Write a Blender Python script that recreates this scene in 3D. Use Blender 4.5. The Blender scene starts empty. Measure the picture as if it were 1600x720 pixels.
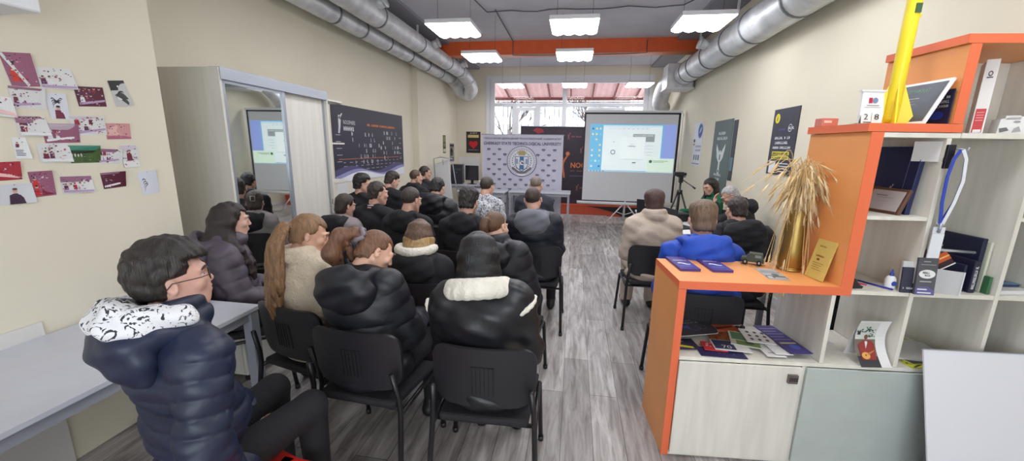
import bpy, bmesh, math, random
import numpy as np
from mathutils import Vector, Matrix, Euler
random.seed(7)
SC = bpy.context.scene
COL = SC.collection
R_ = math.radians
# ------------------------------------------------------------------ camera, world, exposure
CAM_H = 1.72
FOC = 614.0
def cam_basis(p=R_(12.0), y=R_(8.7), r=R_(1.0)):
    fw = Vector((-math.sin(y)*math.cos(p), math.cos(y)*math.cos(p), -math.sin(p)))
    rt = fw.cross(Vector((0, 0, 1))).normalized()
    up = rt.cross(fw)
    return fw, rt*math.cos(r)+up*math.sin(r), -rt*math.sin(r)+up*math.cos(r)
FW, RT, UP = cam_basis()
cam = bpy.data.cameras.new('camera')
camo = bpy.data.objects.new('camera', cam)
COL.objects.link(camo)
camo.matrix_world = Matrix(((RT.x, UP.x, -FW.x, 0), (RT.y, UP.y, -FW.y, 0), (RT.z, UP.z, -FW.z, CAM_H), (0, 0, 0, 1)))
cam.sensor_fit = 'HORIZONTAL'
cam.sensor_width = 36.0
cam.lens = FOC/1600*36
cam.clip_start = 0.02
cam.clip_end = 200
SC.camera = camo
world = bpy.data.worlds.new('overcast sky')
SC.world = world
world.use_nodes = True
world.node_tree.nodes['Background'].inputs[0].default_value = (0.86, 0.93, 1.0, 1)
world.node_tree.nodes['Background'].inputs[1].default_value = 6.0
SC.view_settings.view_transform = 'Standard'
SC.view_settings.look = 'None'
SC.view_settings.gamma = 1
SC.view_settings.use_curve_mapping = False
SC.view_settings.exposure = 0.0
SC.cycles.max_bounces = 7
SC.cycles.diffuse_bounces = 4
SC.cycles.glossy_bounces = 4
SC.cycles.transmission_bounces = 4
SC.cycles.transparent_max_bounces = 8
SC.cycles.sample_clamp_indirect = 6.0
SC.cycles.use_denoising = True
LAMP = 15.5      # strength of the ceiling lamps

# ------------------------------------------------------------------ materials
MATS = {}
def lin(c):
    return tuple(((v/255)/12.92 if v/255 <= .04045 else ((v/255+.055)/1.055)**2.4) for v in c)
def mat(name, rgb=(128, 128, 128), rough=.6, metal=0., emit=0., var=0., scale=8., bump=0., bscale=60., stretch=(1, 1, 1), spec=.5, sheen=0., col2=None, coat=0.):
    """principled material, optional noise colour variation and bump (object space)"""
    if name in MATS: return MATS[name]
    m = bpy.data.materials.new(name); m.use_nodes = True
    nt = m.node_tree; b = nt.nodes['Principled BSDF']
    c = lin(rgb)
    b.inputs['Base Color'].default_value = (*c, 1)
    b.inputs['Roughness'].default_value = rough
    b.inputs['Metallic'].default_value = metal
    b.inputs['Specular IOR Level'].default_value = spec
    if sheen: b.inputs['Sheen Weight'].default_value = sheen
    if coat: b.inputs['Coat Weight'].default_value = coat
    if emit:
        b.inputs['Emission Color'].default_value = (*c, 1); b.inputs['Emission Strength'].default_value = emit
    if var or bump or col2:
        tc = nt.nodes.new('ShaderNodeTexCoord'); mp = nt.nodes.new('ShaderNodeMapping')
        mp.inputs['Scale'].default_value = stretch
        nt.links.new(tc.outputs['Object'], mp.inputs['Vector'])
    if var or col2:
        n = nt.nodes.new('ShaderNodeTexNoise'); n.inputs['Scale'].default_value = scale; n.inputs['Detail'].default_value = 5
        nt.links.new(mp.outputs[0], n.inputs['Vector'])
        rp = nt.nodes.new('ShaderNodeValToRGB')
        a = tuple(max(0, v*(1-var)) for v in c); d = lin(col2) if col2 else tuple(min(1, v*(1+var)) for v in c)
        rp.color_ramp.elements[0].position = .35; rp.color_ramp.elements[1].position = .65
        rp.color_ramp.elements[0].color = (*a, 1); rp.color_ramp.elements[1].color = (*d, 1)
        nt.links.new(n.outputs['Fac'], rp.inputs[0]); nt.links.new(rp.outputs[0], b.inputs['Base Color'])
    if bump:
        n2 = nt.nodes.new('ShaderNodeTexNoise'); n2.inputs['Scale'].default_value = bscale; n2.inputs['Detail'].default_value = 4
        nt.links.new(mp.outputs[0], n2.inputs['Vector'])
        bp = nt.nodes.new('ShaderNodeBump'); bp.inputs['Strength'].default_value = bump; bp.inputs['Distance'].default_value = .01
        nt.links.new(n2.outputs['Fac'], bp.inputs['Height']); nt.links.new(bp.outputs[0], b.inputs['Normal'])
    MATS[name] = m
    return m
def ink(r, g, b, emit=0., rough=.5):
    return mat('ink_%d_%d_%d_%d' % (r, g, b, int(emit*100)), (r, g, b), rough, emit=emit)

# ------------------------------------------------------------------ tagging and mesh building
def tag(o, label=None, cat=None, group=None, kind=None):
    if label: o['label'] = label
    if cat: o['category'] = cat
    if group: o['group'] = group
    if kind: o['kind'] = kind
    return o
def thing(name, label, cat, loc=(0, 0, 0), rz=0., group=None):
    o = bpy.data.objects.new(name, None); COL.objects.link(o)
    o.location = loc; o.rotation_euler = (0, 0, rz); o.empty_display_size = .1
    return tag(o, label, cat, group)
def I3(): return Matrix.Identity(4)
def TR(loc=(0, 0, 0), rot=(0, 0, 0)):
    return Matrix.Translation(loc) @ Euler(rot).to_matrix().to_4x4()
class MB:
    """collects shapes and links them as one mesh object"""
    def __init__(s): s.v = []; s.f = []; s.m = []; s.sm = []; s.mats = []
    def mi(s, m):
        if m not in s.mats: s.mats.append(m)
        return s.mats.index(m)
    def add(s, vs, fs, m, smooth=False, M=None):
        b = len(s.v)
        if M is not None: vs = [M @ Vector(v) for v in vs]
        s.v += [tuple(v) for v in vs]; i = s.mi(m)
        for f in fs: s.f.append([b+k for k in f]); s.m.append(i); s.sm.append(smooth)
        return s
    def box(s, lo, hi, m, M=None, bev=0.):
        if bev:
            bm = bmesh.new(); bmesh.ops.create_cube(bm, size=1)
            for v in bm.verts: v.co = Vector([lo[k]+(v.co[k]+.5)*(hi[k]-lo[k]) for k in range(3)])
            bmesh.ops.bevel(bm, geom=bm.edges[:], offset=bev, segments=2, affect='EDGES', profile=.5)
            bm.verts.index_update()
            s.add([v.co.copy() for v in bm.verts], [[v.index for v in f.verts] for f in bm.faces], m, False, M); bm.free(); return s
        x0, y0, z0 = lo; x1, y1, z1 = hi
        return s.add([(x0, y0, z0), (x1, y0, z0), (x1, y1, z0), (x0, y1, z0), (x0, y0, z1), (x1, y0, z1), (x1, y1, z1), (x0, y1, z1)],
                     [(0, 3, 2, 1), (4, 5, 6, 7), (0, 1, 5, 4), (1, 2, 6, 5), (2, 3, 7, 6), (3, 0, 4, 7)], m, False, M)
    def tube(s, pts, r, m, n=8, M=None, cap=True, flat=1.):
        """swept tube along pts; r number or list; flat squashes the section"""
        pts = [Vector(p) for p in pts]; k = len(pts); rs = r if isinstance(r, (list, tuple)) else [r]*k
        t0 = (pts[1]-pts[0]).normalized(); a = Vector((0, 0, 1)) if abs(t0.z) < .9 else Vector((1, 0, 0))
        u = t0.cross(a).normalized(); vs = []
        for i, p in enumerate(pts):
            t = (pts[min(i+1, k-1)]-pts[max(i-1, 0)]).normalized()
            u = (u-t*u.dot(t)).normalized(); w = t.cross(u)
            for j in range(n):
                q = 2*math.pi*j/n; vs.append(p+u*math.cos(q)*rs[i]+w*math.sin(q)*rs[i]*flat)
        fs = [(i*n+j, i*n+(j+1) % n, (i+1)*n+(j+1) % n, (i+1)*n+j) for i in range(k-1) for j in range(n)]
        if cap: fs += [tuple(range(n))[::-1], tuple((k-1)*n+j for j in range(n))]
        return s.add(vs, fs, m, True, M)
    def lathe(s, prof, m, n=24, M=None):
        vs = []; k = len(prof)
        for r, z in prof:
            for j in range(n):
                q = 2*math.pi*j/n; vs.append((r*math.cos(q), r*math.sin(q), z))
        fs = [(i*n+j, i*n+(j+1) % n, (i+1)*n+(j+1) % n, (i+1)*n+j) for i in range(k-1) for j in range(n)]
        return s.add(vs, fs, m, True, M)
    def ball(s, c, r, m, n=12, M=None):
        rr = r if isinstance(r, (tuple, list)) else (r, r, r)
        prof = [(math.sin(math.pi*i/n), -math.cos(math.pi*i/n)) for i in range(n+1)]
        vs = []; h = 2*n//2+4
        for a, z in prof:
            for j in range(h):
                q = 2*math.pi*j/h; vs.append((c[0]+rr[0]*a*math.cos(q), c[1]+rr[1]*a*math.sin(q), c[2]+rr[2]*z))
        fs = [(i*h+j, i*h+(j+1) % h, (i+1)*h+(j+1) % h, (i+1)*h+j) for i in range(n) for j in range(h)]
        return s.add(vs, fs, m, True, M)
    def prism(s, poly, t, m, M=None):
        """polygon in xz-plane, extruded t along +y (front face at y=0 looking to -y)"""
        n = len(poly); vs = [(x, 0, z) for x, z in poly]+[(x, t, z) for x, z in poly]
        ar = sum(poly[i][0]*poly[(i+1) % n][1]-poly[(i+1) % n][0]*poly[i][1] for i in range(n))
        a = list(range(n)); b = [n+i for i in range(n)]
        if ar < 0: a = a[::-1]; b = b[::-1]
        fs = [a, b[::-1]]+[(i, i+n, (i+1) % n+n, (i+1) % n) if ar > 0 else (i, (i+1) % n, (i+1) % n+n, i+n) for i in range(n)]
        return s.add(vs, fs, m, False, M)
    def decal(s, poly, m, M=None, y=-.0012):
        """flat printed shape, xz-plane, facing -y"""
        n = len(poly); ar = sum(poly[i][0]*poly[(i+1) % n][1]-poly[(i+1) % n][0]*poly[i][1] for i in range(n))
        a = list(range(n)); a = a if ar > 0 else a[::-1]
        return s.add([(x, y, z) for x, z in poly], [a], m, False, M)
    def rect(s, x0, z0, x1, z1, m, M=None, y=-.0012):
        return s.decal([(x0, z0), (x1, z0), (x1, z1), (x0, z1)], m, M, y)
    def disc(s, cx, cz, r, m, M=None, y=-.0012, n=24, rz=None):
        rz = rz or r
        return s.decal([(cx+r*math.cos(2*math.pi*i/n), cz+rz*math.sin(2*math.pi*i/n)) for i in range(n)], m, M, y)
    def ring(s, cx, cz, r0, r1, m, M=None, y=-.0012, n=32, a0=0, a1=2*math.pi):
        vs = []; 
        for i in range(n+1):
            q = a0+(a1-a0)*i/n; vs += [(cx+r0*math.cos(q), y, cz+r0*math.sin(q)), (cx+r1*math.cos(q), y, cz+r1*math.sin(q))]
        return s.add(vs, [(2*i, 2*i+1, 2*i+3, 2*i+2) for i in range(n)], m, False, M)
    def text(s, txt, x0, z0, x1, z1, m, M=None, y=-.002, bold=0.):
        """lettering stretched into the rectangle"""
        c = bpy.data.curves.new('t', 'FONT'); c.body = txt; c.size = 1; c.resolution_u = 2; c.offset = bold
        o = bpy.data.objects.new('t', c); me = bpy.data.meshes.new_from_object(o)
        vs = [v.co.copy() for v in me.vertices]
        if vs:
            ax, bx = min(v.x for v in vs), max(v.x for v in vs); ay, by = min(v.y for v in vs), max(v.y for v in vs)
            out = [(x0+(v.x-ax)/(bx-ax+1e-9)*(x1-x0), y, z0+(v.y-ay)/(by-ay+1e-9)*(z1-z0)) for v in vs]
            s.add(out, [list(p.vertices) for p in me.polygons], m, False, M)
        bpy.data.objects.remove(o); bpy.data.curves.remove(c); bpy.data.meshes.remove(me)
        return s
    def scrib(s, n, x0, z0, x1, z1, m, M=None, y=-.002, bold=0.):
        """lettering too small to read: n irregular upright marks"""
        r = random.Random(n*7+int(x0*1000)); w = (x1-x0)/n; h = z1-z0
        for i in range(n):
            if n > 8 and r.random() < .1: continue
            a = x0+w*i; k = r.random()
            s.rect(a, z0, a+w*.28, z1, m, M, y)
            s.rect(a+w*.28, z0+h*(.0 if k < .5 else .36), a+w*.78, z0+h*(.22 if k < .5 else .6), m, M, y)
            if k > .3: s.rect(a+w*.5, z0+h*.1, a+w*.78, z1-h*.2*k, m, M, y-.0001)
        return s
    def warp(s, fn, a=0):
        s.v = s.v[:a]+[tuple(fn(*v)) for v in s.v[a:]]; return s
    def build(s, name, parent=None, M=None):
        me = bpy.data.meshes.new(name); me.from_pydata(s.v, [], s.f)
        for m in s.mats: me.materials.append(m)
        me.polygons.foreach_set('material_index', s.m); me.polygons.foreach_set('use_smooth', s.sm); me.update()
        o = bpy.data.objects.new(name, me); COL.objects.link(o)
        if parent: o.parent = parent
        if M is not None: o.matrix_local = M
        return o
def structure(o): o['kind'] = 'structure'; return o
def slab(name, lo, hi, m): return structure(MB().box(lo, hi, m).build(name))
def kids(o): return list(o.children)
def copy_tree(o, parent=None):
    c = o.copy(); COL.objects.link(c); c.parent = parent
    for ch in kids(o): copy_tree(ch, c)
    return c
def wallM(x, y, z, side):
    """frame of a flat thing on a wall; its local xz-plane lies on the wall, front towards the room"""
    rz = {'back': 0., 'left': math.pi/2, 'right': -math.pi/2, 'front': math.pi}[side]
    return TR((x, y, z), (0, 0, rz))
# ------------------------------------------------------------------ surfaces grown from distance fields
class Field:
    def __init__(s, lo, hi, res):
        s.lo = np.array(lo, np.float32); s.res = res
        s.n = np.ceil((np.array(hi)-np.array(lo))/res).astype(int)+1
        s.V = np.full(s.n, 1.0, np.float32)
    def blk(s, lo, hi):
        a = np.maximum(0, np.floor((np.array(lo)-s.lo)/s.res).astype(int)); b = np.minimum(s.n, np.ceil((np.array(hi)-s.lo)/s.res).astype(int)+1)
        if np.any(b <= a): return None, None
        sl = tuple(slice(a[i], b[i]) for i in range(3))
        g = [s.lo[i]+s.res*np.arange(a[i], b[i], dtype=np.float32) for i in range(3)]
        return sl, (g[0][:, None, None], g[1][None, :, None], g[2][None, None, :])
    def put(s, sl, d, k, sub=False):
        V = s.V[sl]
        if sub:
            h = np.clip(.5-.5*(V+d)/k, 0, 1); s.V[sl] = V*(1-h)-d*h+k*h*(1-h)
        else:
            h = np.clip(.5+.5*(V-d)/k, 0, 1); s.V[sl] = V*(1-h)+d*h-k*h*(1-h)
    def cap(s, a, b, ra, rb=None, k=.02, q=0, qa=0., sub=False):
        rb = ra if rb is None else rb
        a = np.array(a, float); b = np.array(b, float); m = max(ra, rb)+k+.02
        sl, P = s.blk(np.minimum(a, b)-m, np.maximum(a, b)+m)
        if sl is None: return
        d = b-a; L = float(d@d)+1e-9
        t = ((P[0]-a[0])*d[0]+(P[1]-a[1])*d[1]+(P[2]-a[2])*d[2])/L
        tc = np.clip(t, 0, 1)
        r = ra+(rb-ra)*tc
        if q: r = r-qa*(1-np.abs(np.sin(np.pi*t*q))**.35)
        D = np.sqrt((P[0]-a[0]-tc*d[0])**2+(P[1]-a[1]-tc*d[1])**2+(P[2]-a[2]-tc*d[2])**2)-r
        s.put(sl, D.astype(np.float32), k, sub)
    def chain(s, pts, rs, k=.015, **kw):
        for i in range(len(pts)-1): s.cap(pts[i], pts[i+1], rs[i], rs[i+1], k, **kw)
    def ell(s, F, c, r, k=.02, sub=False, q=0., qa=0., clip=None, rot=None):
        """ellipsoid centre c radii r in frame F (4x4 Matrix)"""
        M = F @ Matrix.Translation(c)
        if rot: M = M @ Euler(rot).to_matrix().to_4x4()
        A = np.array(M); o = A[:3, 3]; Rm = A[:3, :3]; r = np.array(r, float)
        ext = np.sqrt(((Rm*r)**2).sum(1))+k+.02
        sl, P = s.blk(o-ext, o+ext)
        if sl is None: return
        X = [(P[0]-o[0])*Rm[0, i]+(P[1]-o[1])*Rm[1, i]+(P[2]-o[2])*Rm[2, i] for i in range(3)]
        k0 = np.sqrt((X[0]/r[0])**2+(X[1]/r[1])**2+(X[2]/r[2])**2); k1 = np.sqrt((X[0]/r[0]**2)**2+(X[1]/r[1]**2)**2+(X[2]/r[2]**2)**2)+1e-9
        D = k0*(k0-1)/k1
        if q: D = D+qa*(1-np.abs(np.sin(np.pi*(X[2]+c[2])/q))**.35)
        if clip: D = np.maximum(D, clip(*X))
        s.put(sl, D.astype(np.float32), k, sub)
    def warp(s, F, fn):
        """V = fn(V, x, y, z) with x,y,z in frame F, over the whole field"""
        A = np.array(F); o = A[:3, 3]; Rm = A[:3, :3]
        sl, P = s.blk(s.lo, s.lo+s.n*s.res)
        X = [(P[0]-o[0])*Rm[0, i]+(P[1]-o[1])*Rm[1, i]+(P[2]-o[2])*Rm[2, i] for i in range(3)]
        s.V = fn(s.V, *X).astype(np.float32)
    def mesh(s):
        V = s.V
        V[0] = V[-1] = 1; V[:, 0] = V[:, -1] = 1; V[:, :, 0] = V[:, :, -1] = 1
        I = V < 0
        n = np.array(V.shape)-1
        c = np.zeros(n, np.int8)
        for dx in (0, 1):
            for dy in (0, 1):
                for dz in (0, 1): c += I[dx:dx+n[0], dy:dy+n[1], dz:dz+n[2]]
        act = np.argwhere((c > 0) & (c < 8))
        idx = np.full(n, -1, np.int32); idx[act[:, 0], act[:, 1], act[:, 2]] = np.arange(len(act))
        cor = np.array([(x, y, z) for x in (0, 1) for y in (0, 1) for z in (0, 1)])
        vals = np.stack([V[act[:, 0]+q[0], act[:, 1]+q[1], act[:, 2]+q[2]] for q in cor], 1)
        acc = np.zeros((len(act), 3)); cnt = np.zeros(len(act))
        for i in range(8):
            for j in range(i+1, 8):
                if np.abs(cor[i]-cor[j]).sum() == 1:
                    a, b = vals[:, i], vals[:, j]; m = (a < 0) != (b < 0)
                    t = np.where(m, a/(a-b+1e-12), 0)[:, None]
                    p = cor[i]+t*(cor[j]-cor[i]); acc += np.where(m[:, None], p, 0); cnt += m
        pos = s.lo+(act+acc/cnt[:, None])*s.res
        quads = []
        for ax in range(3):
            o1, o2 = [(1, 2), (2, 0), (0, 1)][ax]
            a = np.moveaxis(I, ax, 0); sg = np.argwhere(np.moveaxis(a[:-1] != a[1:], 0, ax))
            sg = sg[(sg[:, o1] > 0) & (sg[:, o2] > 0) & (sg[:, o1] < n[o1]) & (sg[:, o2] < n[o2])]
            def at_(d1, d2):
                q = sg.copy(); q[:, o1] -= d1; q[:, o2] -= d2; return idx[q[:, 0], q[:, 1], q[:, 2]]
            Q = np.stack([at_(1, 1), at_(0, 1), at_(0, 0), at_(1, 0)], 1)
            fl = I[sg[:, 0], sg[:, 1], sg[:, 2]]
            Q[~fl] = Q[~fl][:, ::-1]; quads.append(Q)
        Q = np.concatenate(quads); Q = Q[(Q >= 0).all(1)]
        return pos, Q
    def build(s, name, m, parent=None, keep=None):
        pos, Q = s.mesh()
        me = bpy.data.meshes.new(name)
        me.vertices.add(len(pos)); me.vertices.foreach_set('co', pos.astype(np.float32).ravel())
        me.loops.add(len(Q)*4); me.loops.foreach_set('vertex_index', Q.astype(np.int32).ravel())
        me.polygons.add(len(Q)); me.polygons.foreach_set('loop_start', np.arange(0, len(Q)*4, 4, dtype=np.int32))
        me.polygons.foreach_set('use_smooth', np.ones(len(Q), bool))
        me.materials.append(m); me.update(calc_edges=True)
        o = bpy.data.objects.new(name, me); COL.objects.link(o)
        if parent: o.parent = parent
        return o
def npt(M, p): q = M @ Vector(p); return np.array(q)
def ik(a, b, l1, l2, pole):
    """middle joint of a two-bone limb from a to b"""
    a, b, pole = np.array(a, float), np.array(b, float), np.array(pole, float)
    d = b-a; L = np.linalg.norm(d); u = d/L
    if L > (l1+l2)*.995: b = a+u*(l1+l2)*.995; L = (l1+l2)*.995
    x = (l1*l1-l2*l2+L*L)/(2*L); h = math.sqrt(max(0, l1*l1-x*x))
    w = pole-u*(pole@u); w /= np.linalg.norm(w)+1e-9
    return a+u*x+w*h, b
def hand(f, wr, dr, nrm, side, curl=.5, g=1.):
    """palm, four bent fingers and a thumb; dr = direction of the hand, nrm = back of the hand"""
    dr = np.array(dr, float); dr /= np.linalg.norm(dr); nrm = np.array(nrm, float); nrm -= dr*(nrm@dr); nrm /= np.linalg.norm(nrm)
    sd = np.cross(dr, nrm)*side            # towards the thumb
    wr = np.array(wr, float)
    for o in (-.027, -.009, .009, .027): f.cap(wr+sd*o*.6, wr+dr*.085*g+sd*o*g, .017, .012, .012)
    ln = [.062, .076, .083, .074]; tb = [-.030, -.010, .010, .030]
    for L, o in zip(ln, tb):
        p = wr+dr*.085*g+sd*o*g; a = curl*.75; segs = [L*.45, L*.32, L*.23]; ang = 0; r = [.0092, .0085, .0078, .007]
        for i, sg in enumerate(segs):
            ang += a; q = p+(dr*math.cos(ang)-nrm*math.sin(ang))*sg*g
            f.cap(p, q, r[i], r[i+1], .004); p = q
    p = wr+dr*.02+sd*.022; q = p+(dr*.6+sd*.7-nrm*.35)*.042; w = q+(dr*.85+sd*.2-nrm*.4)*.032; f.cap(p, q, .014, .011, .01); f.cap(q, w, .011, .008, .005)

def skin(rgb): return mat('skin_%d_%d_%d' % rgb, rgb, .5, var=.06, scale=30, bump=.05, bscale=300)
def hairmat(rgb, tip=None):
    n = 'hair_%d_%d_%d' % rgb+('t' if tip else '')
    if n in MATS: return MATS[n]
    m = mat(n, rgb, .33 if sum(rgb) < 90 else .42, var=.30, scale=3, bump=.5, bscale=8, stretch=(30, 30, 2.2), spec=.5)
    return m
def cloth(name, rgb, rough=.85, bump=.25, bscale=45, **k): return mat(name, rgb, rough, var=k.pop('var', .12), scale=6, bump=bump, bscale=bscale, **k)

def face_and_head(f, H, w=1., ears=True):
    """skull, jaw, nose, brow, lips, ears in head frame H (origin between the ears, +y out of the face)"""
    f.ell(H, (0, -.012, .035), (.074*w, .094, .083), .02)
    f.ell(H, (0, .022, -.02), (.062*w, .070, .085), .03)
    f.ell(H, (0, .050, -.078), (.036*w, .036, .030), .03)
    for sx in (-1, 1):
        f.cap(npt(H, (sx*.052*w, -.005, -.035)), npt(H, (sx*.024, .058, -.088)), .020, .016, .022)
        f.ell(H, (sx*.040*w, .062, -.016), (.022, .018, .018), .022)
        f.cap(npt(H, (sx*.012, .086, .030)), npt(H, (sx*.046*w, .070, .028)), .009, .007, .012)
        f.ell(H, (sx*.031*w, .086, .012), (.017, .013, .011), .010, sub=True)
        f.ell(H, (sx*.031*w, .0745, .0185), (.0150, .0115, .0065), .004); f.ell(H, (sx*.031*w, .0735, .0025), (.0145, .011, .0045), .004)
        if ears:
            f.ell(H, (sx*.078*w, -.008, .0), (.008, .018, .030), .006, rot=(.15, 0, sx*-.35))
            f.ell(H, (sx*.086*w, -.004, .004), (.006, .010, .018), .003, sub=True, rot=(.15, 0, sx*-.35))
    f.cap(npt(H, (0, .082, .022)), npt(H, (0, .098, -.016)), .0065, .009, .010); f.ell(H, (0, .060, -.045), (.034, .030, .030), .02)
    f.ell(H, (0, .100, -.019), (.010, .008, .0075), .006)
    for sx in (-1, 1): f.ell(H, (sx*.010, .094, -.022), (.007, .008, .006), .005)
    f.ell(H, (0, .088, -.045), (.022, .011, .0055), .005)
    f.ell(H, (0, .086, -.056), (.019, .011, .0065), .005)
    f.ell(H, (0, .095, -.0505), (.022, .006, .0012), .003, sub=True)

def hair_cap(f, H, st, w=1.):
    """st: thick, front (hairline y), nape (z), side (how far the hair comes forward), tuft"""
    t = st.get('t', .012); top = st.get('top', t); sd = st.get('sd', t*.6)
    nape = st.get('nape', -.055); fr = st.get('fr', .075); hl = st.get('hl', .062); ey = st.get('ey', -.014)
    f.ell(H, (0, -.012, .035), (.074*w+sd, .094+t, .083+top), .02)
    if nape < -.05: f.ell(H, (0, -.035, -.03), (.060*w+sd, .060+t, .075), .02)
    if st.get('bulk'):
        f.ell(H, (0, -.005, .075), (.078*w+sd, .090+t, .050+top), .02)
    tf = st.get('tuft', .004); sc = st.get('ts', 1.)
    sd0 = st.get('seed', 0)
    def cut(V, x, y, z):
        n = tf*(np.sin(x*110*sc+2.1*np.sin(y*55+sd0)+sd0)*np.sin(y*95*sc+1.7*np.sin(z*60)+1.3*sd0)+.6*np.sin(z*120*sc+x*70+sd0)*np.sin(x*150*sc-y*60))
        V = V+n
        front = np.maximum(hl-z+.35*np.abs(x), y-fr-.05)          # region above the forehead
        back = np.maximum(y-ey-.25*(z-.02), nape-z)      # region behind the ears
        side = np.maximum(y-fr*.45, .034-z)
        jag = .005*np.sin(x*170+sd0)+.004*np.sin(z*150+y*60+sd0)
        def smin(a, b, k): h = np.clip(.5+.5*(b-a)/k, 0, 1); return b*(1-h)+a*h-k*h*(1-h)
        reg = smin(smin(front, back, .03), side, .03)+jag
        return -smin(-V, -reg, .010)
    f.warp(H, cut)
# ------------------------------------------------------------------ seated people
def person(label, head, face=0., lean=8., hyaw=0., hpitch=8., hroll=0., side=0., w=1., skin_rgb=(205, 160, 140),
           hair=None, top=None, legs=None, hands=None, handcurl=.9, poles=None, glasses=None, res=.008, hres=.0065, sc=1.04,
           kneegap=.13, feet=True, seat=.46, extra=None, kneez=None, headscale=1.06, body_lo=-.05, thigh=.43):
    """head = where the middle of the head is, in world metres; face = heading of the body, degrees, 0 = towards the screen wall"""
    face = R_(face); hx, hy, hz = head
    pz = seat+.085
    T0 = Matrix.Translation((0, 0, pz)) @ Matrix.Rotation(R_(side), 4, 'Y') @ Matrix.Rotation(-R_(lean), 4, 'X')
    def frames(g):
        N = T0 @ Matrix.Translation((0, .012, .548*g)) @ Matrix.Rotation(R_(hyaw), 4, 'Z') @ Matrix.Rotation(-R_(hpitch), 4, 'X') @ Matrix.Rotation(R_(hroll), 4, 'Y')
        H = N @ Matrix.Translation((0, .024, .108)) @ Matrix.Scale(headscale, 4)
        return N, H
    zz = frames(1.)[1].translation.z; g = max(.8, min(1.16, 1+(hz-zz)/(.548*math.cos(R_(lean)))))
    N, H = frames(g)
    hl = H.translation
    c, s_ = math.cos(face), math.sin(face)
    root = thing('person', label, 'person', (hx-(hl.x*c-hl.y*s_), hy-(hl.x*s_+hl.y*c), hz-hl.z), face)
    HU = H.copy()
    top = top or {}; legs = legs or {}
    def t(x, y, z): return npt(T0, (x, y, z*g))
    shw = .165*sc*(1. if w > .95 else .92)
    sh = {sx: t(sx*shw, -.005, .445) for sx in (-1, 1)}
    hands = hands or {-1: (-.11, .30, .66), 1: (.11, .30, .66)}
    poles = poles or {-1: (-.45, -.6, -.8), 1: (.45, -.6, -.8)}
    arm = {}
    for sx in (-1, 1):
        tgt = hands[sx]
        el, wr = ik(sh[sx], tgt, .285, .26, poles[sx]); arm[sx] = (sh[sx], el, wr)
    ag = [math.cos(face), math.sin(face)]
    hipz = seat+.075; kz = kneez or hipz-.005
    leg = {sx: (np.array((sx*.09, .03, hipz)), np.array((sx*kneegap, thigh, kz)), np.array((sx*kneegap, thigh+.01, .10)), np.array((sx*(kneegap+.015), thigh+.17, .045))) for sx in (-1, 1)}
    if extra and 'leg' in extra: leg = extra['leg']
    drop = root.location.z
    # --- the body
    f = Field((-.6, -.55, -.06), (.6, .95, hl.z+.2), res)
    f.ell(T0, (0, 0, .42*g), (.15, .085, .11), .04); f.ell(T0, (0, 0, .25*g), (.135, .09, .16), .04); f.ell(T0, (0, 0, .04), (.16, .11, .10), .04)
    f.cap(t(-.13, 0, .44), t(.13, 0, .44), .045, .045, .04)
    f.cap(t(0, -.01, .45), npt(N, (0, -.005, .02)), .052*w, .05*w, .03)
    f.cap(npt(N, (0, -.005, .0)), npt(H, (0, -.015, -.02)), .052*w, .050*w, .02)
    for sx in (-1, 1):
        a, e, wr = arm[sx]; f.cap(a, e, .045, .036, .02); f.cap(e, wr, .036, .024, .02)
        d = wr-e; d = d/np.linalg.norm(d); inward = np.array((-sx*.25, .45, -.35)) if not (extra and 'hd' in extra) else np.array(extra['hd'][sx])
        hd = d*.6+inward
        up = np.array((0, .3, 1.)) if not (extra and 'hn' in extra) else np.array(extra['hn'][sx])
        hand(f, wr, hd, up, -sx if True else sx, handcurl)
        L = leg[sx]; f.cap(L[0], L[1], .065, .048, .03); f.cap(L[1], L[2], .045, .030, .02); f.cap(L[2]-np.array((0, .03, .02)), L[3], .032, .028, .02)
    hf = Field(tuple(v-.165 for v in hl), tuple(v+.165 for v in hl), hres)
    face_and_head(f, H, w)
    if hpitch > 13:
        for sx in (-1, 1): f.ell(H, (sx*.031*w, .0725, .010), (.0135, .0130, .0110), .004)
    body = f.build('body', skin(skin_rgb), root)
    # --- eyes and lips
    M = MB()
    ew = mat('eye_white', (225, 220, 215), .2); ei = mat('eye_iris', (45, 32, 25), .15)
    for sx in (-1, 1):
        M.ball((sx*.031*w, .0715, .011), .0112, ew, 8, H); M.ball((sx*.031*w, .0788, .010), .0050, ei, 6, H)
    if hpitch <= 13: M.build('eyes', root)
    # --- hair
    hair = hair or {}
    hm = hairmat(hair.get('rgb', (50, 38, 32)))
    lo = np.array(hl)-.2; hi = np.array(hl)+.2
    if hair.get('long'): lo[2] -= hair['long']; lo[:2] -= .1; hi[:2] += .1
    f = Field(lo, hi, hres)
    hair_cap(f, H, hair, w)
    if 'more' in hair: hair['more'](f, H, T0, g, t)
    f.build('hair', hm, root)
    bm_ = MB()
    for sx in (-1, 1): bm_.tube([npt(H, (sx*.014, .0925, .031)), npt(H, (sx*.032*w, .091, .036)), npt(H, (sx*.05*w, .078, .030))], [.003, .0042, .002], hm, 6)
    bm_.build('eyebrows', root)
    if glasses:
        gm = mat('glasses_'+str(glasses), glasses if isinstance(glasses, tuple) else (60, 50, 48), .3, metal=.6)
        G = MB()
        for sx in (-1, 1):
            ring = [(sx*.034*w+.025*math.cos(q), .096, .008+.019*math.sin(q)) for q in [2*math.pi*i/20 for i in range(21)]]
            G.tube(ring, .0016, gm, 6, H)
            G.tube([(sx*.060*w, .095, .012), (sx*.080*w, .07, .013), (sx*.084*w, -.005, .014), (sx*.083*w, -.022, -.004)], .0016, gm, 6, H)
        G.tube([(-.009, .096, .012), (0, .099, .015), (.009, .096, .012)], .0014, gm, 6, H)
        G.build('glasses', root)
    # --- clothes
    cm = top.get('mat') or cloth('cloth_black', (26, 26, 30))
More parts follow.
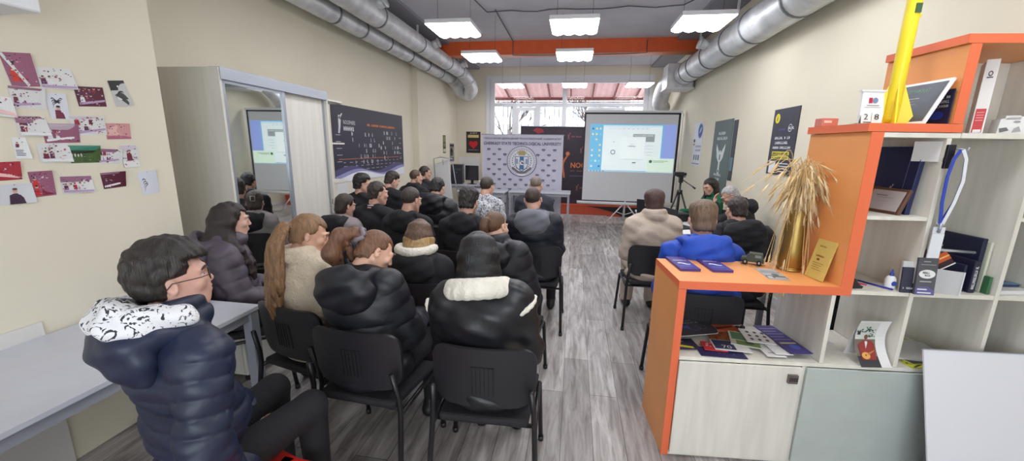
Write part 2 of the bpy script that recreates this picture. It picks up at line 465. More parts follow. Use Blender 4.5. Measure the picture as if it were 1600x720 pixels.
    fat = top.get('fat', .012); q = top.get('q', 0.); qa = top.get('qa', .010) if q else 0
    hem = top.get('hem', -.06); tres = top.get('res', res)
    f = Field((-.62, -.5, .30), (.62, .75, hl.z+.12), tres)
    a = fat; k = .035
    f.ell(T0, (0, -.005, .36*g), (.178*sc+a, .108+a*1.1, .175), k, q=q, qa=qa)
    f.ell(T0, (0, .010, .18*g), (.160*sc+a, .118+a*1.2, .17), k, q=q, qa=qa)
    f.ell(T0, (0, .01, .02+hem*.3), (.178*sc+a, .135+a, .11), k, q=q, qa=qa)
    f.cap(t(-.13*sc, -.005, .448), t(.13*sc, -.005, .448), .058+a*.8, .058+a*.8, .04)
    for sx in (-1, 1): f.cap(t(sx*.045, -.012, .515), t(sx*.14*sc, -.005, .455), .044+a*.6, .054+a*.8, .04)
    if not top.get('nosleeve'):
        for sx in (-1, 1):
            s0, e, wr = arm[sx]; n = top.get('nq', 4) if q else 0
            f.cap(s0, e, .058+a*.9, .050+a*.9, .03, q=n, qa=qa); f.cap(e, wr, .050+a*.9, .036+a*.7, .02, q=n, qa=qa)
    col = top.get('collar', .0)
    if col: # standing collar ring round the neck
        for i in range(16):
            q0, q1 = 2*math.pi*i/16, 2*math.pi*(i+1)/16; rr = .068+a*.6
            if top.get('open') and abs(math.sin((q0+q1)/2)-1) < .12: continue
            f.cap(t(rr*math.cos(q0), .005+rr*math.sin(q0), .535+.0), t(rr*math.cos(q1), .005+rr*math.sin(q1), .535), .018+a*.4, None, .02)
            f.cap(t(rr*.95*math.cos(q0), .0+rr*.9*math.sin(q0), .535+col), t(rr*.95*math.cos(q1), .0+rr*.9*math.sin(q1), .535+col), .014+a*.3, None, .02)
    if top.get('noise', 1):
        na = top.get('na', .006); ph = hx*7+hy*3
        f.V += (na*(np.sin(18*(f.lo[0]+f.res*np.arange(f.n[0]))[:, None, None]+ph+2*np.sin(11*(f.lo[2]+f.res*np.arange(f.n[2])))[None, None, :])*np.sin(23*(f.lo[1]+f.res*np.arange(f.n[1]))[None, :, None]+14*(f.lo[2]+f.res*np.arange(f.n[2]))[None, None, :]))).astype(np.float32)
        f.V += (na*.6*np.sin(60*(f.lo[2]+f.res*np.arange(f.n[2]))[None, None, :]+25*(f.lo[0]+f.res*np.arange(f.n[0]))[:, None, None]+ph)*np.sin(30*(f.lo[1]+f.res*np.arange(f.n[1]))[None, :, None])).astype(np.float32)
    if 'more' in top: top['more'](f, H, T0, g, t, arm)
    # room for the neck
    f.cap(npt(N, (0, .0, .03)), npt(N, (0, .008, .2)), .056*w, .075, .012, sub=True)
    f.build(top.get('name', 'jacket'), cm, root)
    if top.get('hood'):
        ho = top['hood']; hmt = ho.get('mat', cm); k = ho.get('s', 1.)
        f = Field(np.array(t(0, 0, .5))-.34, np.array(t(0, 0, .5))+.34, tres)
        qq = ho.get('q', 0)
        yb = .108+a*1.1
        f.ell(T0, (0, -(yb-.012), .475*g-.02*(k-1)), (.128*k, .050+.02*k, .105*k), .03, q=qq, qa=.006 if qq else 0, rot=(R_(14), 0, 0))
        f.ell(T0, (0, -(yb-.03), .53*g), (.105*k, .055*k, .05*k), .03)
        for sx in (-1, 1):
            f.cap(t(sx*.085*k, -.075, .528), t(sx*.10*k, .005, .505), .036*k, .031*k, .03)
            f.cap(t(sx*.10*k, .005, .505), t(sx*.05, .092, .445), .031*k, .018, .03)
        f.ell(T0, (0, -(yb-.045), .575*g), (.088*k, .040*k, .060*k), .02, sub=True)
        X_ = [(f.lo[i_]+f.res*np.arange(f.n[i_])).reshape([-1 if d_ == i_ else 1 for d_ in range(3)]) for i_ in range(3)]
        f.V += (.0055*np.sin(38*X_[2]+14*np.abs(X_[0])+hx*9)*np.sin(21*X_[0]+9*X_[2]+hy*5)+.003*np.sin(75*X_[2]-30*X_[0]+hx)).astype(np.float32)
        f.cap(npt(N, (0, .0, .0)), npt(N, (0, .008, .2)), .058*w, .08, .015, sub=True)
        f.build('hood', hmt, root)
        if ho.get('line'):
            f = Field(np.array(t(0, 0, .5))-.34, np.array(t(0, 0, .5))+.34, tres)
            for i in range(12):
                a0, a1 = math.pi*(1+i/12)-.0, math.pi*(1+(i+1)/12)
                f.cap(t(.1*k*math.cos(a0), .0+.145*k*math.sin(a0), .60*g/g-.012), t(.1*k*math.cos(a1), .0+.145*k*math.sin(a1), .588), .022*k, None, .02)
            f.cap(npt(N, (0, .0, .0)), npt(N, (0, .008, .2)), .056*w, .08, .015, sub=True)
            f.build('hood_lining', ho['line'], root)
    # --- trousers and shoes
    lm = legs.get('mat') or cloth('trousers_black', (24, 24, 28))
    f = Field((-.45, -.25, .02), (.45, .85, .75), max(res, .009)) if not (extra and 'leg' in extra) else Field((-.7, -.4, -.1), (.7, .95, .9), max(res, .009))
    f.ell(T0, (0, .01, -.005), (.165, .13, .085), .04)
    fl = legs.get('fat', .0)
    for sx in (-1, 1):
        L = leg[sx]; f.cap(L[0], L[1], .086+fl, .066+fl, .03); f.cap(L[1], L[2], .064+fl, .048+fl, .02)
    f.build('trousers', lm, root)
    if feet:
        def flat(V, x, y, z): return np.maximum(V, .004-z)
        for sx in (-1, 1):
            f = Field((-.4, .1, -.02), (.4, .98, .2), .009); L = leg[sx]; f.cap(L[2]-np.array((0, .05, .055)), L[3], .042, .036, .02); f.cap(L[2]-np.array((0, .02, .03)), L[2]+np.array((0, 0, .02)), .046, .044, .02)
            f.warp(I3(), flat); f.build('shoe', legs.get('shoe') or mat('shoe_black', (22, 22, 24), .5), root)
    root['_H'] = [v for r in HU for v in r]
    del root['_H']
    return root, dict(H=HU, T=T0, N=N, g=g, t=t, arm=arm, leg=leg, face=face)
# ------------------------------------------------------------------ the room
XL, XR, YB, YF, ZC = -3.53, 2.36, 11.30, -2.4, 3.86
wallm = mat('cream_wall_paint', (222, 215, 196), .85, var=.02, scale=1.5, bump=.03, bscale=120)
ceilm = mat('grey_ceiling_concrete', (206, 206, 214), .9, var=.08, scale=1.2, bump=.05, bscale=40)
whitem = mat('white_upvc', (225, 226, 230), .35)
def floor_material():
    m = bpy.data.materials.new('grey_laminate'); m.use_nodes = True; nt = m.node_tree; b = nt.nodes['Principled BSDF']; L = nt.links.new
    tc = nt.nodes.new('ShaderNodeTexCoord'); mp = nt.nodes.new('ShaderNodeMapping'); mp.inputs['Rotation'].default_value = (0, 0, math.pi/2)
    L(tc.outputs['Object'], mp.inputs[0])
    br = nt.nodes.new('ShaderNodeTexBrick'); br.offset = .37; br.inputs['Scale'].default_value = 1
    br.inputs['Brick Width'].default_value = 1.28; br.inputs['Row Height'].default_value = .19; br.inputs['Mortar Size'].default_value = .0016; br.inputs['Bias'].default_value = 0
    br.inputs['Color1'].default_value = (*lin((168, 161, 159)), 1); br.inputs['Color2'].default_value = (*lin((208, 203, 201)), 1); br.inputs['Mortar'].default_value = (*lin((74, 68, 64)), 1)
    L(mp.outputs[0], br.inputs[0])
    m2 = nt.nodes.new('ShaderNodeMapping'); m2.inputs['Scale'].default_value = (9, 1.1, 1); L(tc.outputs['Object'], m2.inputs[0])
    n = nt.nodes.new('ShaderNodeTexNoise'); n.inputs['Scale'].default_value = 2.2; n.inputs['Detail'].default_value = 8; n.inputs['Roughness'].default_value = .65; n.inputs['Distortion'].default_value = .6; L(m2.outputs[0], n.inputs[0])
    rp = nt.nodes.new('ShaderNodeValToRGB'); rp.color_ramp.elements[0].position = .34; rp.color_ramp.elements[1].position = .68
    rp.color_ramp.elements[0].color = (*lin((126, 114, 108)), 1); rp.color_ramp.elements[1].color = (1, 1, 1, 1); L(n.outputs['Fac'], rp.inputs[0])
    mx = nt.nodes.new('ShaderNodeMix'); mx.data_type = 'RGBA'; mx.blend_type = 'MULTIPLY'; mx.inputs[0].default_value = .8
    L(br.outputs['Color'], mx.inputs[6]); L(rp.outputs[0], mx.inputs[7]); L(mx.outputs[2], b.inputs['Base Color'])
    b.inputs['Roughness'].default_value = .38
    bp = nt.nodes.new('ShaderNodeBump'); bp.inputs['Strength'].default_value = .12; bp.inputs['Distance'].default_value = .004
    L(n.outputs['Fac'], bp.inputs['Height']); L(bp.outputs[0], b.inputs['Normal'])
    return m
slab('floor', (XL-.2, YF-.2, -.12), (XR+.3, YB+.3, 0), floor_material())
slab('ceiling', (XL-.2, YF-.2, ZC), (XR+.3, YB+.3, ZC+.12), ceilm)
slab('wall_left', (XL-.2, 2.25, 0), (XL, YB+.3, ZC), wallm)
slab('wall_left_near', (-2.9-.7, YF-.2, 0), (-2.62, 2.25, ZC), wallm)
slab('wall_left_pilaster', (XL, 8.45, 0), (-3.40, YB, ZC), wallm)
slab('wall_right', (XR, YF-.2, 0), (XR+.2, YB+.3, ZC), wallm)
structure(MB().box((XL-.2, YF-.2, 0), (-1.4, YF, ZC), wallm).box((1.9, YF-.2, 0), (XR+.2, YF, ZC), wallm).box((-1.4, YF-.2, 0), (1.9, YF, .5), wallm).box((-1.4, YF-.2, 2.9), (1.9, YF, ZC), wallm).build('wall_front'))
structure(MB().box((-1.4, YF-.12, .5), (-1.33, YF-.04, 2.9), whitem).box((1.83, YF-.12, .5), (1.9, YF-.04, 2.9), whitem).box((.2, YF-.12, .57), (.28, YF-.04, 2.83), whitem).box((-1.33, YF-.12, .5), (1.83, YF-.04, .57), whitem).box((-1.33, YF-.12, 2.83), (1.83, YF-.04, 2.9), whitem).build('window_2'))
WX0, WX1, WZ0, WZ1 = -2.42, 1.86, 1.0, 3.55
structure(MB().box((XL, YB, 0), (WX0, YB+.25, ZC), wallm).box((WX1, YB, 0), (XR, YB+.25, ZC), wallm).box((WX0, YB, 0), (WX1, YB+.25, WZ0), wallm).box((WX0, YB, WZ1), (WX1, YB+.25, ZC), wallm).build('wall_back'))
shadem = mat('ceiling_shade_grey', (150, 149, 156), .9)
slab('shade_slab_1', (XL, YF, 3.81), (-2.72, YB, ZC), shadem); slab('shade_slab_2', (1.86, YF, 3.80), (XR, YB, ZC), shadem)  # slabs added along both ceiling edges, their darker grey stands for shade
slab('baseboard_left', (-3.40, 8.45, 0), (-3.385, YB, .08), whitem); slab('baseboard_left_far', (XL, 4.7, 0), (XL+.015, 8.45, .08), whitem)
slab('baseboard_right', (XR-.015, 2.6, 0), (XR, YB, .08), whitem)
beamm = mat('orange_beam_paint', (226, 98, 46), .5, var=.04)
b_ = MB().box((XL, 8.62, 3.60), (XR, 8.86, ZC), beamm).box((XL, 8.60, 3.585), (XR, 8.88, 3.605), mat('orange_beam_edge', (214, 116, 66), .45)); tag(structure(b_.build('trim_beam')))
# --- window: casing, sashes, panes, grille outside
fr = MB(); y0, y1 = YB+.02, YB+.10
BN = [0]
def bar(x0, z0, x1, z1, m=whitem, a=y0, b=y1): BN[0] += 1; fr.box((x0, a+.0007*BN[0], z0), (x1, b+.0007*BN[0], z1), m)
bar(WX0, WZ0, WX1, WZ0+.09); bar(WX0, WZ1-.11, WX1, WZ1); bar(WX0, WZ0, WX0+.13, WZ1); bar(WX1-.12, WZ0, WX1, WZ1)
bar(-.40, WZ0, -.28, WZ1); bar(WX0, 2.83, WX1, 2.92)
for x in (-1.72, -1.06, .62): bar(x-.06, WZ0, x+.06, 2.86)
for xa, xb in ((-1.66, -1.12), (.30, .56), (.68, 1.2)):
    bar(xa, 2.72, xb, 2.80, a=y0-.02); bar(xa, 2.02, xb, 2.10, a=y0-.02); bar(xa, 2.02, xa+.06, 2.80, a=y0-.02); bar(xb-.06, 2.02, xb, 2.80, a=y0-.02)
bar(WX0, 2.0, WX1, 2.07); bar(1.2, WZ0, 1.28, 2.86)
win = structure(fr.build('window_1'))
for xa, xb in ((WX0+.13, -1.78), (1.28, WX1-.12)):
    structure(MB().box((xa, y0+.02, WZ0+.09), (xb, y0+.05, 2.0), mat('grey_panel', (176, 180, 188), .5)).build('lower_panel', win))
gl = bpy.data.materials.new('window_glass'); gl.use_nodes = True; g_ = gl.node_tree; g_.nodes.clear()
o_ = g_.nodes.new('ShaderNodeOutputMaterial'); t_ = g_.nodes.new('ShaderNodeBsdfTransparent'); s_ = g_.nodes.new('ShaderNodeBsdfGlossy'); x_ = g_.nodes.new('ShaderNodeMixShader')
s_.inputs['Roughness'].default_value = .02; x_.inputs[0].default_value = .012; g_.links.new(t_.outputs[0], x_.inputs[1]); g_.links.new(s_.outputs[0], x_.inputs[2]); g_.links.new(x_.outputs[0], o_.inputs[0])
structure(MB().box((WX0+.1, YB+.06, WZ0+.05), (WX1-.1, YB+.065, WZ1-.05), gl).build('window_pane', win))
slab('window_sill', (WX0-.05, YB-.18, WZ0-.04), (WX1+.05, YB+.02, WZ0), whitem)
structure(MB().box((WX0-.10, YB-.012, WZ0), (WX0, YB+.02, WZ1+.08), whitem).box((WX1, YB-.012, WZ0), (WX1+.10, YB+.02, WZ1+.08), whitem).box((WX0-.001, YB-.011, WZ1-.001), (WX1+.001, YB+.019, WZ1+.079), whitem).build('trim_window'))
rust = mat('rust_red_metal', (120, 62, 55), .6)
t = thing('window_grille', 'rust red metal bars outside the wide window', 'window grille', (0, YB+.45, WZ0))
g1 = MB(); 
for z in (.0, 1.03, 1.86, 1.98, 2.06): g1.box((WX0-.2, -.01, z), (WX1+.2, .01, z+.022), rust).box((WX0-.2, -.205, z), (WX0-.17, .0, z+.02), rust).box((WX1+.17, -.205, z), (WX1+.2, .0, z+.02), rust)
g1.build('rail', t)
g2 = MB()
for i in range(34): x = WX0-.1+i*.135; g2.box((x-.007, -.007, 0), (x+.007, .007, 2.06), rust)
g2.build('bars', t)
t = thing('awning', 'dusty pink corrugated awning outside the top of the window', 'awning', (0, YB+.6, 3.0))
am = mat('dusty_pink_metal', (222, 176, 172), .6, var=.06)
aw = MB(); n = 64; vs = []
for i in range(n+1):
    x = -3.2+i*6.4/n; dz = .018*(i % 2); vs += [(x, 0, .90+dz), (x, 2.6, .44+dz)]
aw.add(vs, [(2*i, 2*i+1, 2*i+3, 2*i+2) for i in range(n)], am); aw.build('sheet', t)
for i in range(7):
    x = -2.4+i*.72; MB().box((x, .0, .0), (x+.05, 2.6, .04), rust).warp(lambda a, b, c: (a, b, c+.84-.18*b)).build('rafter', t)
MB().box((-3.2, 2.56, .34), (3.2, 2.62, .44), rust).build('front_rail', t)
for x in (-3.15, 3.1): MB().box((x, 2.55, -3.1), (x+.06, 2.61, .36), rust).build('post', t)
# --- the street outside
ground = mat('asphalt', (120, 122, 126), .9); tag(MB().box((-14, YB+.4, -.3), (14, YB+30, -.12), ground).build('street_ground'), kind='structure')
pale = mat('pale_render', (238, 238, 240), .9, var=.05, scale=2); wing = mat('dark_window_glass', (158, 166, 178), .2)
t = thing('apartment_building', 'pale apartment block seen across the street through the window', 'building', (-1.0, YB+17, -.12))
MB().box((-4.5, 0, 0), (4.5, 6, 5.2), pale).build('wall', t); MB().box((-4.7, -.2, 5.2), (4.7, 6.2, 5.5), mat('roof_grey', (150, 150, 156), .8)).build('roof', t)
for r in range(3):
    for c in range(7): MB().box((-4.1+c*1.2, -.03, .9+r*1.5), (-3.4+c*1.2, .02, 1.9+r*1.5), wing).build('window', t)
t = thing('low_house', 'low pale house with a dark door seen at the right of the window', 'building', (6.4, YB+12, -.12))
MB().box((-1.4, 0, 0), (3, 5, 3.4), mat('brick_red', (168, 132, 124), .9, var=.1)).build('wall', t); MB().prism([(-1.7, 3.4), (3.3, 3.4), (.8, 4.5)], 5, mat('roof_brown', (120, 100, 98), .9)).build('roof', t); MB().box((-.8, -.03, .1), (.1, .02, 2.1), wing).build('door', t); MB().box((.9, -.03, 1.0), (1.9, .02, 2.0), wing).build('window', t)
bark = mat('bark', (92, 84, 80), .9)
def tree(x, y, h, label):
    t = thing('bare_tree', label, 'tree', (x, y, -.12)); b = MB()
    MB().tube([(0, 0, 0), (.05, 0, h*.3), (-.03, .05, h*.5)], [.13, .10, .07], bark, 8).build('trunk', t)
    def br(p, d, L, r, k):
        q = p+d*L; b.tube([p, (p+q)/2+Vector((random.uniform(-.05, .05), 0, .03))*L, q], [r, r*.8, r*.55], bark, 5)
        if k:
            for _ in range(3): br(q, (d+Vector((random.uniform(-.8, .8), random.uniform(-.5, .5), random.uniform(-.1, .6)))).normalized(), L*.68, r*.55, k-1)
    for z in (.32, .42, .5):
        for _ in range(2): br(Vector((0, 0, h*z)), Vector((random.uniform(-1, 1), random.uniform(-.5, .5), .9)).normalized(), h*.2, .05, 3)
    b.build('branches', t)
tree(-2.9, YB+6.5, 5.2, 'bare tree outside, left of the middle of the window'); tree(1.0, YB+8, 5.0, 'bare tree outside, behind the projection screen side of the window')

# --- ceiling lamps
lampbody = mat('lamp_white_metal', (215, 215, 218), .4); glow = mat('lamp_glow', (250, 251, 255), .5, emit=LAMP)
def make_lamp():
    t = thing('ceiling_lamp', '', 'lamp'); w = .295
    MB().box((-w, -w, .012), (w, w, .06), lampbody).build('housing', t)
    d = MB(); n = 32; vs = []
    for i in range(n+1):
        x = -w+.006+(2*w-.012)*i/n; z = -.020*abs(math.sin(math.pi*4*i/n)); vs += [(x, -w+.006, z+.0), (x, w-.006, z+.0)]
    d.add(vs, [(2*i, 2*i+2, 2*i+3, 2*i+1)[::-1] for i in range(n)], glow)
    d.add([(-w+.006, -w+.006, .012), (w-.006, -w+.006, .012)]+[vs[2*i] for i in range(n, -1, -1)], [list(range(n+3))], glow)
    d.add([(-w+.006, w-.006, .012), (w-.006, w-.006, .012)]+[vs[2*i+1] for i in range(n, -1, -1)], [list(range(n+3))[::-1]], glow)
    d.build('diffuser', t)
    for x in (-.22, .22): MB().tube([(x, 0, .06), (x, 0, ZC-3.2)], .0025, mat('cable_dark', (70, 70, 76), .6), 5).build('hanging_wire', t)
    return t
lamp0 = make_lamp()
cols = {-1.64: 'left', -.08: 'middle', 1.43: 'right'}
rowsL = {5.40: 'front', 7.03: 'second', 10.15: 'far'}
first = True
for y in (5.40, 7.03, 10.15, 3.75, 1.6):
    for x in (-1.64, -.08, 1.43):
        if (y == 7.03 and x > 1) or (y == 1.6 and x < -1): continue
        o = lamp0 if first else copy_tree(lamp0); first = False
        o.location = (x, y, 3.2); o['group'] = 'square ceiling lamps'
        if y in rowsL: 
            o['label'] = 'glowing square ceiling lamp, %s column of the %s' % (cols[x], {5.40: 'nearest and largest row', 7.03: 'row right behind the orange beam side, two lamps wide', 10.15: 'small far row in front of the window'}[y])
            if y == 7.03: o['label'] = 'glowing square ceiling lamp, %s one of the two in the middle row' % ('left' if x < -1 else 'right')
        else: o['label'] = 'square ceiling lamp overhead, %s column, %s row behind the picture edge' % (cols[x], {3.75: 'first', 1.6: 'second'}[y])

# --- ventilation ducts
foil = mat('foil_duct', (208, 210, 212), .45, metal=.3, var=.16, scale=5, bump=.8, bscale=9)
def duct(name, label, x, z, r, ya, yb, seams, strap=True):
    t = thing(name, label, 'duct', (x, ya, z))
    b = MB(); n = 40; pts = [(0, (yb-ya)*i/n, 0) for i in range(n+1)]; b.tube(pts, [r*(1+.012*math.sin(i*2.3)) for i in range(n+1)], foil, 24)
    b.build('pipe', t)
    for y in seams:
        c = MB(); c.tube([(0, y-ya-.02, 0), (0, y-ya+.02, 0)], r*1.045, mat('duct_band', (120, 124, 128), .4, metal=.5), 24); c.build('band', t)
    if strap:
        for y in seams[1::2]: MB().box((-.015, y-ya-.012, r), (.015, y-ya+.012, ZC-z-.06), lampbody).build('hanger', t)
    return t
d1 = duct('air_duct', 'foil duct hugging the left wall, lower one of the pair', -3.23, 3.40, .13, YF+.1, 10.3, [2.5, 5.2, 5.9, 6.7, 7.6, 8.5, 9.4])
d2 = duct('air_duct', 'thicker foil duct, upper one of the left pair nearer the ceiling lamps', -2.86, 3.50, .155, YF+.1, 10.0, [2, 4.4, 5.7, 7.2, 8.8, 9.7])
for y in (5.45, 7.6, 9.5): MB().tube([(.10, y-YF-.1, .05), (.24, y-YF-.1, .10)], .07, foil, 16).tube([(.235, y-YF-.1, .098), (.26, y-YF-.1, .107)], .085, foil, 16).build('outlet', d2)
el = thing('flexible_duct_elbow', 'crinkled foil elbow below the ends of the two left ducts', 'duct', (-3.0, 10.35, 3.2))
def flex(pts, r, name, parent, n=60):
    P = [Vector(p) for p in pts]; out = []; rs = []
    for i in range(n+1):
        u = i/n*(len(P)-1); k = min(int(u), len(P)-2); f = u-k
        p0, p1, p2, p3 = P[max(k-1, 0)], P[k], P[k+1], P[min(k+2, len(P)-1)]
        out.append(.5*((2*p1)+(p2-p0)*f+(2*p0-5*p1+4*p2-p3)*f*f+(3*p1-p0-3*p2+p3)*f**3)); rs.append(r*(1+.06*(i % 2)))
    return MB().tube(out, rs, foil, 20).build(name, parent)
flex([(-.23, -.05, .20), (-.2, .2, .1), (-.05, .35, -.1), (.14, .3, -.15), (.25, .1, .0), (.22, -.05, .12)], .145, 'bend', el)
flex([(.12, -.3, .30), (.2, -.05, .18), (.26, .2, -.02), (.1, .4, -.14)], .15, 'branch', el)
d3 = duct('air_duct', 'large foil duct running along the right wall under the ceiling', 2.12, 3.22, .205, YF+.1, 8.9, [1.5, 4.6, 5.6, 6.3, 7.2, 8.0, 8.5])
for y, rr in ((4.62, .085), (6.9, .075)):
    s = MB(); s.tube([(-.12, y-YF-.1, .06), (-.29, y-YF-.1, .12)], rr, foil, 16); s.tube([(-.28, y-YF-.1, .117), (-.31, y-YF-.1, .127)], rr*1.2, foil, 16); s.build('outlet', d3)
bx = thing('duct_box', 'square sheet metal box at the end of the right duct', 'duct box', (2.02, 9.1, 3.06))
MB().box((-.22, -.2, -.1), (.3, .28, .38), foil, bev=.01).build('case', bx); MB().box((-.24, -.22, -.12), (.32, .3, -.09), lampbody).build('flange', bx)
e2 = thing('flexible_duct_elbow', 'foil elbow bending down from the box at the right end of the window', 'duct', (1.98, 9.6, 3.1))
flex([(0, -.22, .1), (-.02, .1, .05), (-.04, .45, -.12), (.0, .75, -.3), (.12, 1.0, -.38)], .17, 'bend', e2)
cb = mat('cable_grey', (92, 92, 98), .6)
pts = [(-1.5+i*.2, 6.75+.02*math.sin(i*2.1), 3.83+.012*math.sin(i*1.3)) for i in range(16)]
tag(MB().tube([(-1.62, 4.0, 3.84), (-1.58, 6.2, 3.84)]+pts+[(1.75, 6.2, 3.83), (1.9, 4.4, 3.84)], .009, cb, 6).build('power_cable'), 'thin grey cable sagging across the grey ceiling before the beam', 'cable')
tag(MB().tube([(-1.35, 6.7, 3.84), (-1.36, 7.5, 3.84), (-1.36, 8.58, 3.84), (-1.36, 8.575, 3.57), (-1.1, 8.55, 3.56), (0, 8.55, 3.55), (1.1, 8.55, 3.56), (1.3, 8.57, 3.57), (1.3, 8.57, 3.82)], .009, cb, 6).build('power_cable'), 'grey cable running along and around the orange beam', 'cable')
tag(MB().box((0, 0, 0), (.30, .6, .28), whitem, bev=.01).build('wall_box', M=TR((-2.62, .93, 2.25))), 'corner of a white box on the left wall above the photos', 'wall box')

# ------------------------------------------------------------------ wardrobe with a mirror door
beech = mat('pale_ash_board', (214, 211, 203), .5, var=.05, scale=3, stretch=(6, 6, .6), bump=.03)
alu = mat('brushed_aluminium', (168, 174, 184), .35, metal=.6)
wd = thing('wardrobe', 'tall pale wood wardrobe with one mirrored and one plain sliding door', 'wardrobe', (-3.25, 2.75, 0), R_(2.0))
c = MB(); W, Lw, Hh = .56, 1.43, 2.275
c.box((0, 0, 0), (W, .022, Hh-.0225), beech).box((0, Lw-.022, 0), (W-.001, Lw-.001, Hh-.0225), beech).box((0, 0, Hh-.022), (W, Lw, Hh), beech).box((.01, .0225, 0), (W-.002, Lw-.0225, .06), beech).box((0, .0225, 0), (.01, Lw-.0225, Hh-.023), beech)
c.build('carcass', wd)
MB().box((W-.09, .01, Hh-.085), (W+.006, Lw-.01, Hh+.004), alu).build('top_rail', wd); MB().box((W-.08, .02, .06), (W, Lw-.02, .09), alu).build('bottom_rail', wd)
mir = mat('mirror_glass', (235, 240, 238), .02, metal=1.)
dm = MB().box((W-.03, .03, .09), (W-.012, .06, Hh-.085), alu).box((W-.03, .70, .09), (W-.008, .74, Hh-.085), alu).box((W-.03, .03, Hh-.11), (W-.012, .74, Hh-.085), alu).build('mirror_door', wd)
MB().box((W-.028, .055, .1), (W-.02, .705, Hh-.10), mir).build('mirror', dm)
dp = MB().box((W-.06, .72, .09), (W-.045, Lw-.03, Hh-.085), beech).build('plain_door', wd)
MB().box((W-.062, .715, .09), (W-.038, .74, Hh-.085), alu).box((W-.062, Lw-.05, .09), (W-.038, Lw-.025, Hh-.085), alu).build('door_handle_profile', dp)
es = MB(); rw = .40
sh = thing('corner_shelf_unit', 'rounded open end shelves on the far side of the wardrobe', 'shelf unit', (-3.27, 4.182, 0))
MB().box((.0, 0, 0), (.012, rw, Hh-.02), beech).build('back_panel', sh)
for z in (.02, .62, 1.27, 1.715, 2.19):
    poly = [(0, 0), (.52, 0)]+[(.36+.16*math.cos(q), .26+.16*math.sin(q)) for q in [i*math.pi/2/8 for i in range(9)]]+[(0, .42)]
    n = len(poly); MB().add([(x, y, z) for x, y in poly]+[(x, y, z+.018) for x, y in poly], [list(range(n))[::-1], list(range(n, 2*n))]+[(i, (i+1) % n, (i+1) % n+n, i+n) for i in range(n)], beech).build('shelf', sh)

# ------------------------------------------------------------------ tables
tabm = mat('pale_grey_laminate', (196, 198, 208), .4, var=.02); legm = mat('grey_painted_steel', (150, 152, 162), .45)
def table(name, label, x0, y0, x1, y1, z=.75, inset=.04, lw=.045, group=None, skirt=True):
    t = thing(name, label, 'table', ((x0+x1)/2, (y0+y1)/2, 0), group=group); a, b = (x1-x0)/2, (y1-y0)/2
    MB().box((-a, -b, z-.026), (a, b, z), tabm, bev=.003).build('table_top', t)
    for sx in (-1, 1):
        for sy in (-1, 1):
            x, y = sx*(a-inset), sy*(b-inset); MB().box((x-lw/2, y-lw/2, 0), (x+lw/2, y+lw/2, z-.026), legm, bev=.004).build('leg', t)
    if skirt:
        MB().box((-a+inset, -b+inset-.012, z-.085), (a-inset, -b+inset+.012, z-.027), legm).box((-a+inset, b-inset-.012, z-.085), (a-inset, b-inset+.012, z-.027), legm).box((-a+inset-.012, -b+inset, z-.085), (-a+inset+.012, b-inset, z-.027), legm).box((a-inset-.012, -b+inset, z-.085), (a-inset+.012, b-inset, z-.027), legm).build('apron', t)
    return t
table('long_table', 'long pale grey table against the left wall under the photos', -2.60, .35, -1.86, 2.0, lw=.06)
MB_ = MB().box((0, 0, 0), (.016, .95, .82), mat('white_board', (214, 212, 208), .5)).build('wall_panel', M=TR((-2.618, .5, 0))); tag(MB_, 'pale panel standing between the long table and the left wall', 'panel')
t = thing('low_cabinet', 'small pale cabinet on the floor behind the long table', 'cabinet', (-2.58, 2.27, 0)); MB().box((0, 0, .05), (.30, .42, .60), beech, bev=.003).build('body', t); MB().box((.02, -.012, .07), (.28, 0, .58), beech).build('door', t)
for x in (.03, .27):
    for y in (.03, .39): MB().box((x-.015, y-.015, 0), (x+.015, y+.015, .05), mat('foot_black', (30, 30, 32), .5)).build('leg', t)
table('front_table', 'narrow grey table in front of the university banner, right one of the pair', -1.42, 8.62, -.05, 9.25)
table('front_table', 'pale table between the computers and the university banner table', -2.55, 8.45, -1.46, 9.05)
table('computer_desk', 'pale desk under the heart poster carrying the computers', -3.36, 9.75, -1.9, 10.4)
table('laptop_table', 'white table in front of the woman in green with laptops on it', 1.02, 4.85, 1.62, 6.6)
table('side_table', 'white table by the right wall just behind the orange shelf', 1.72, 3.05, 2.34, 3.75)
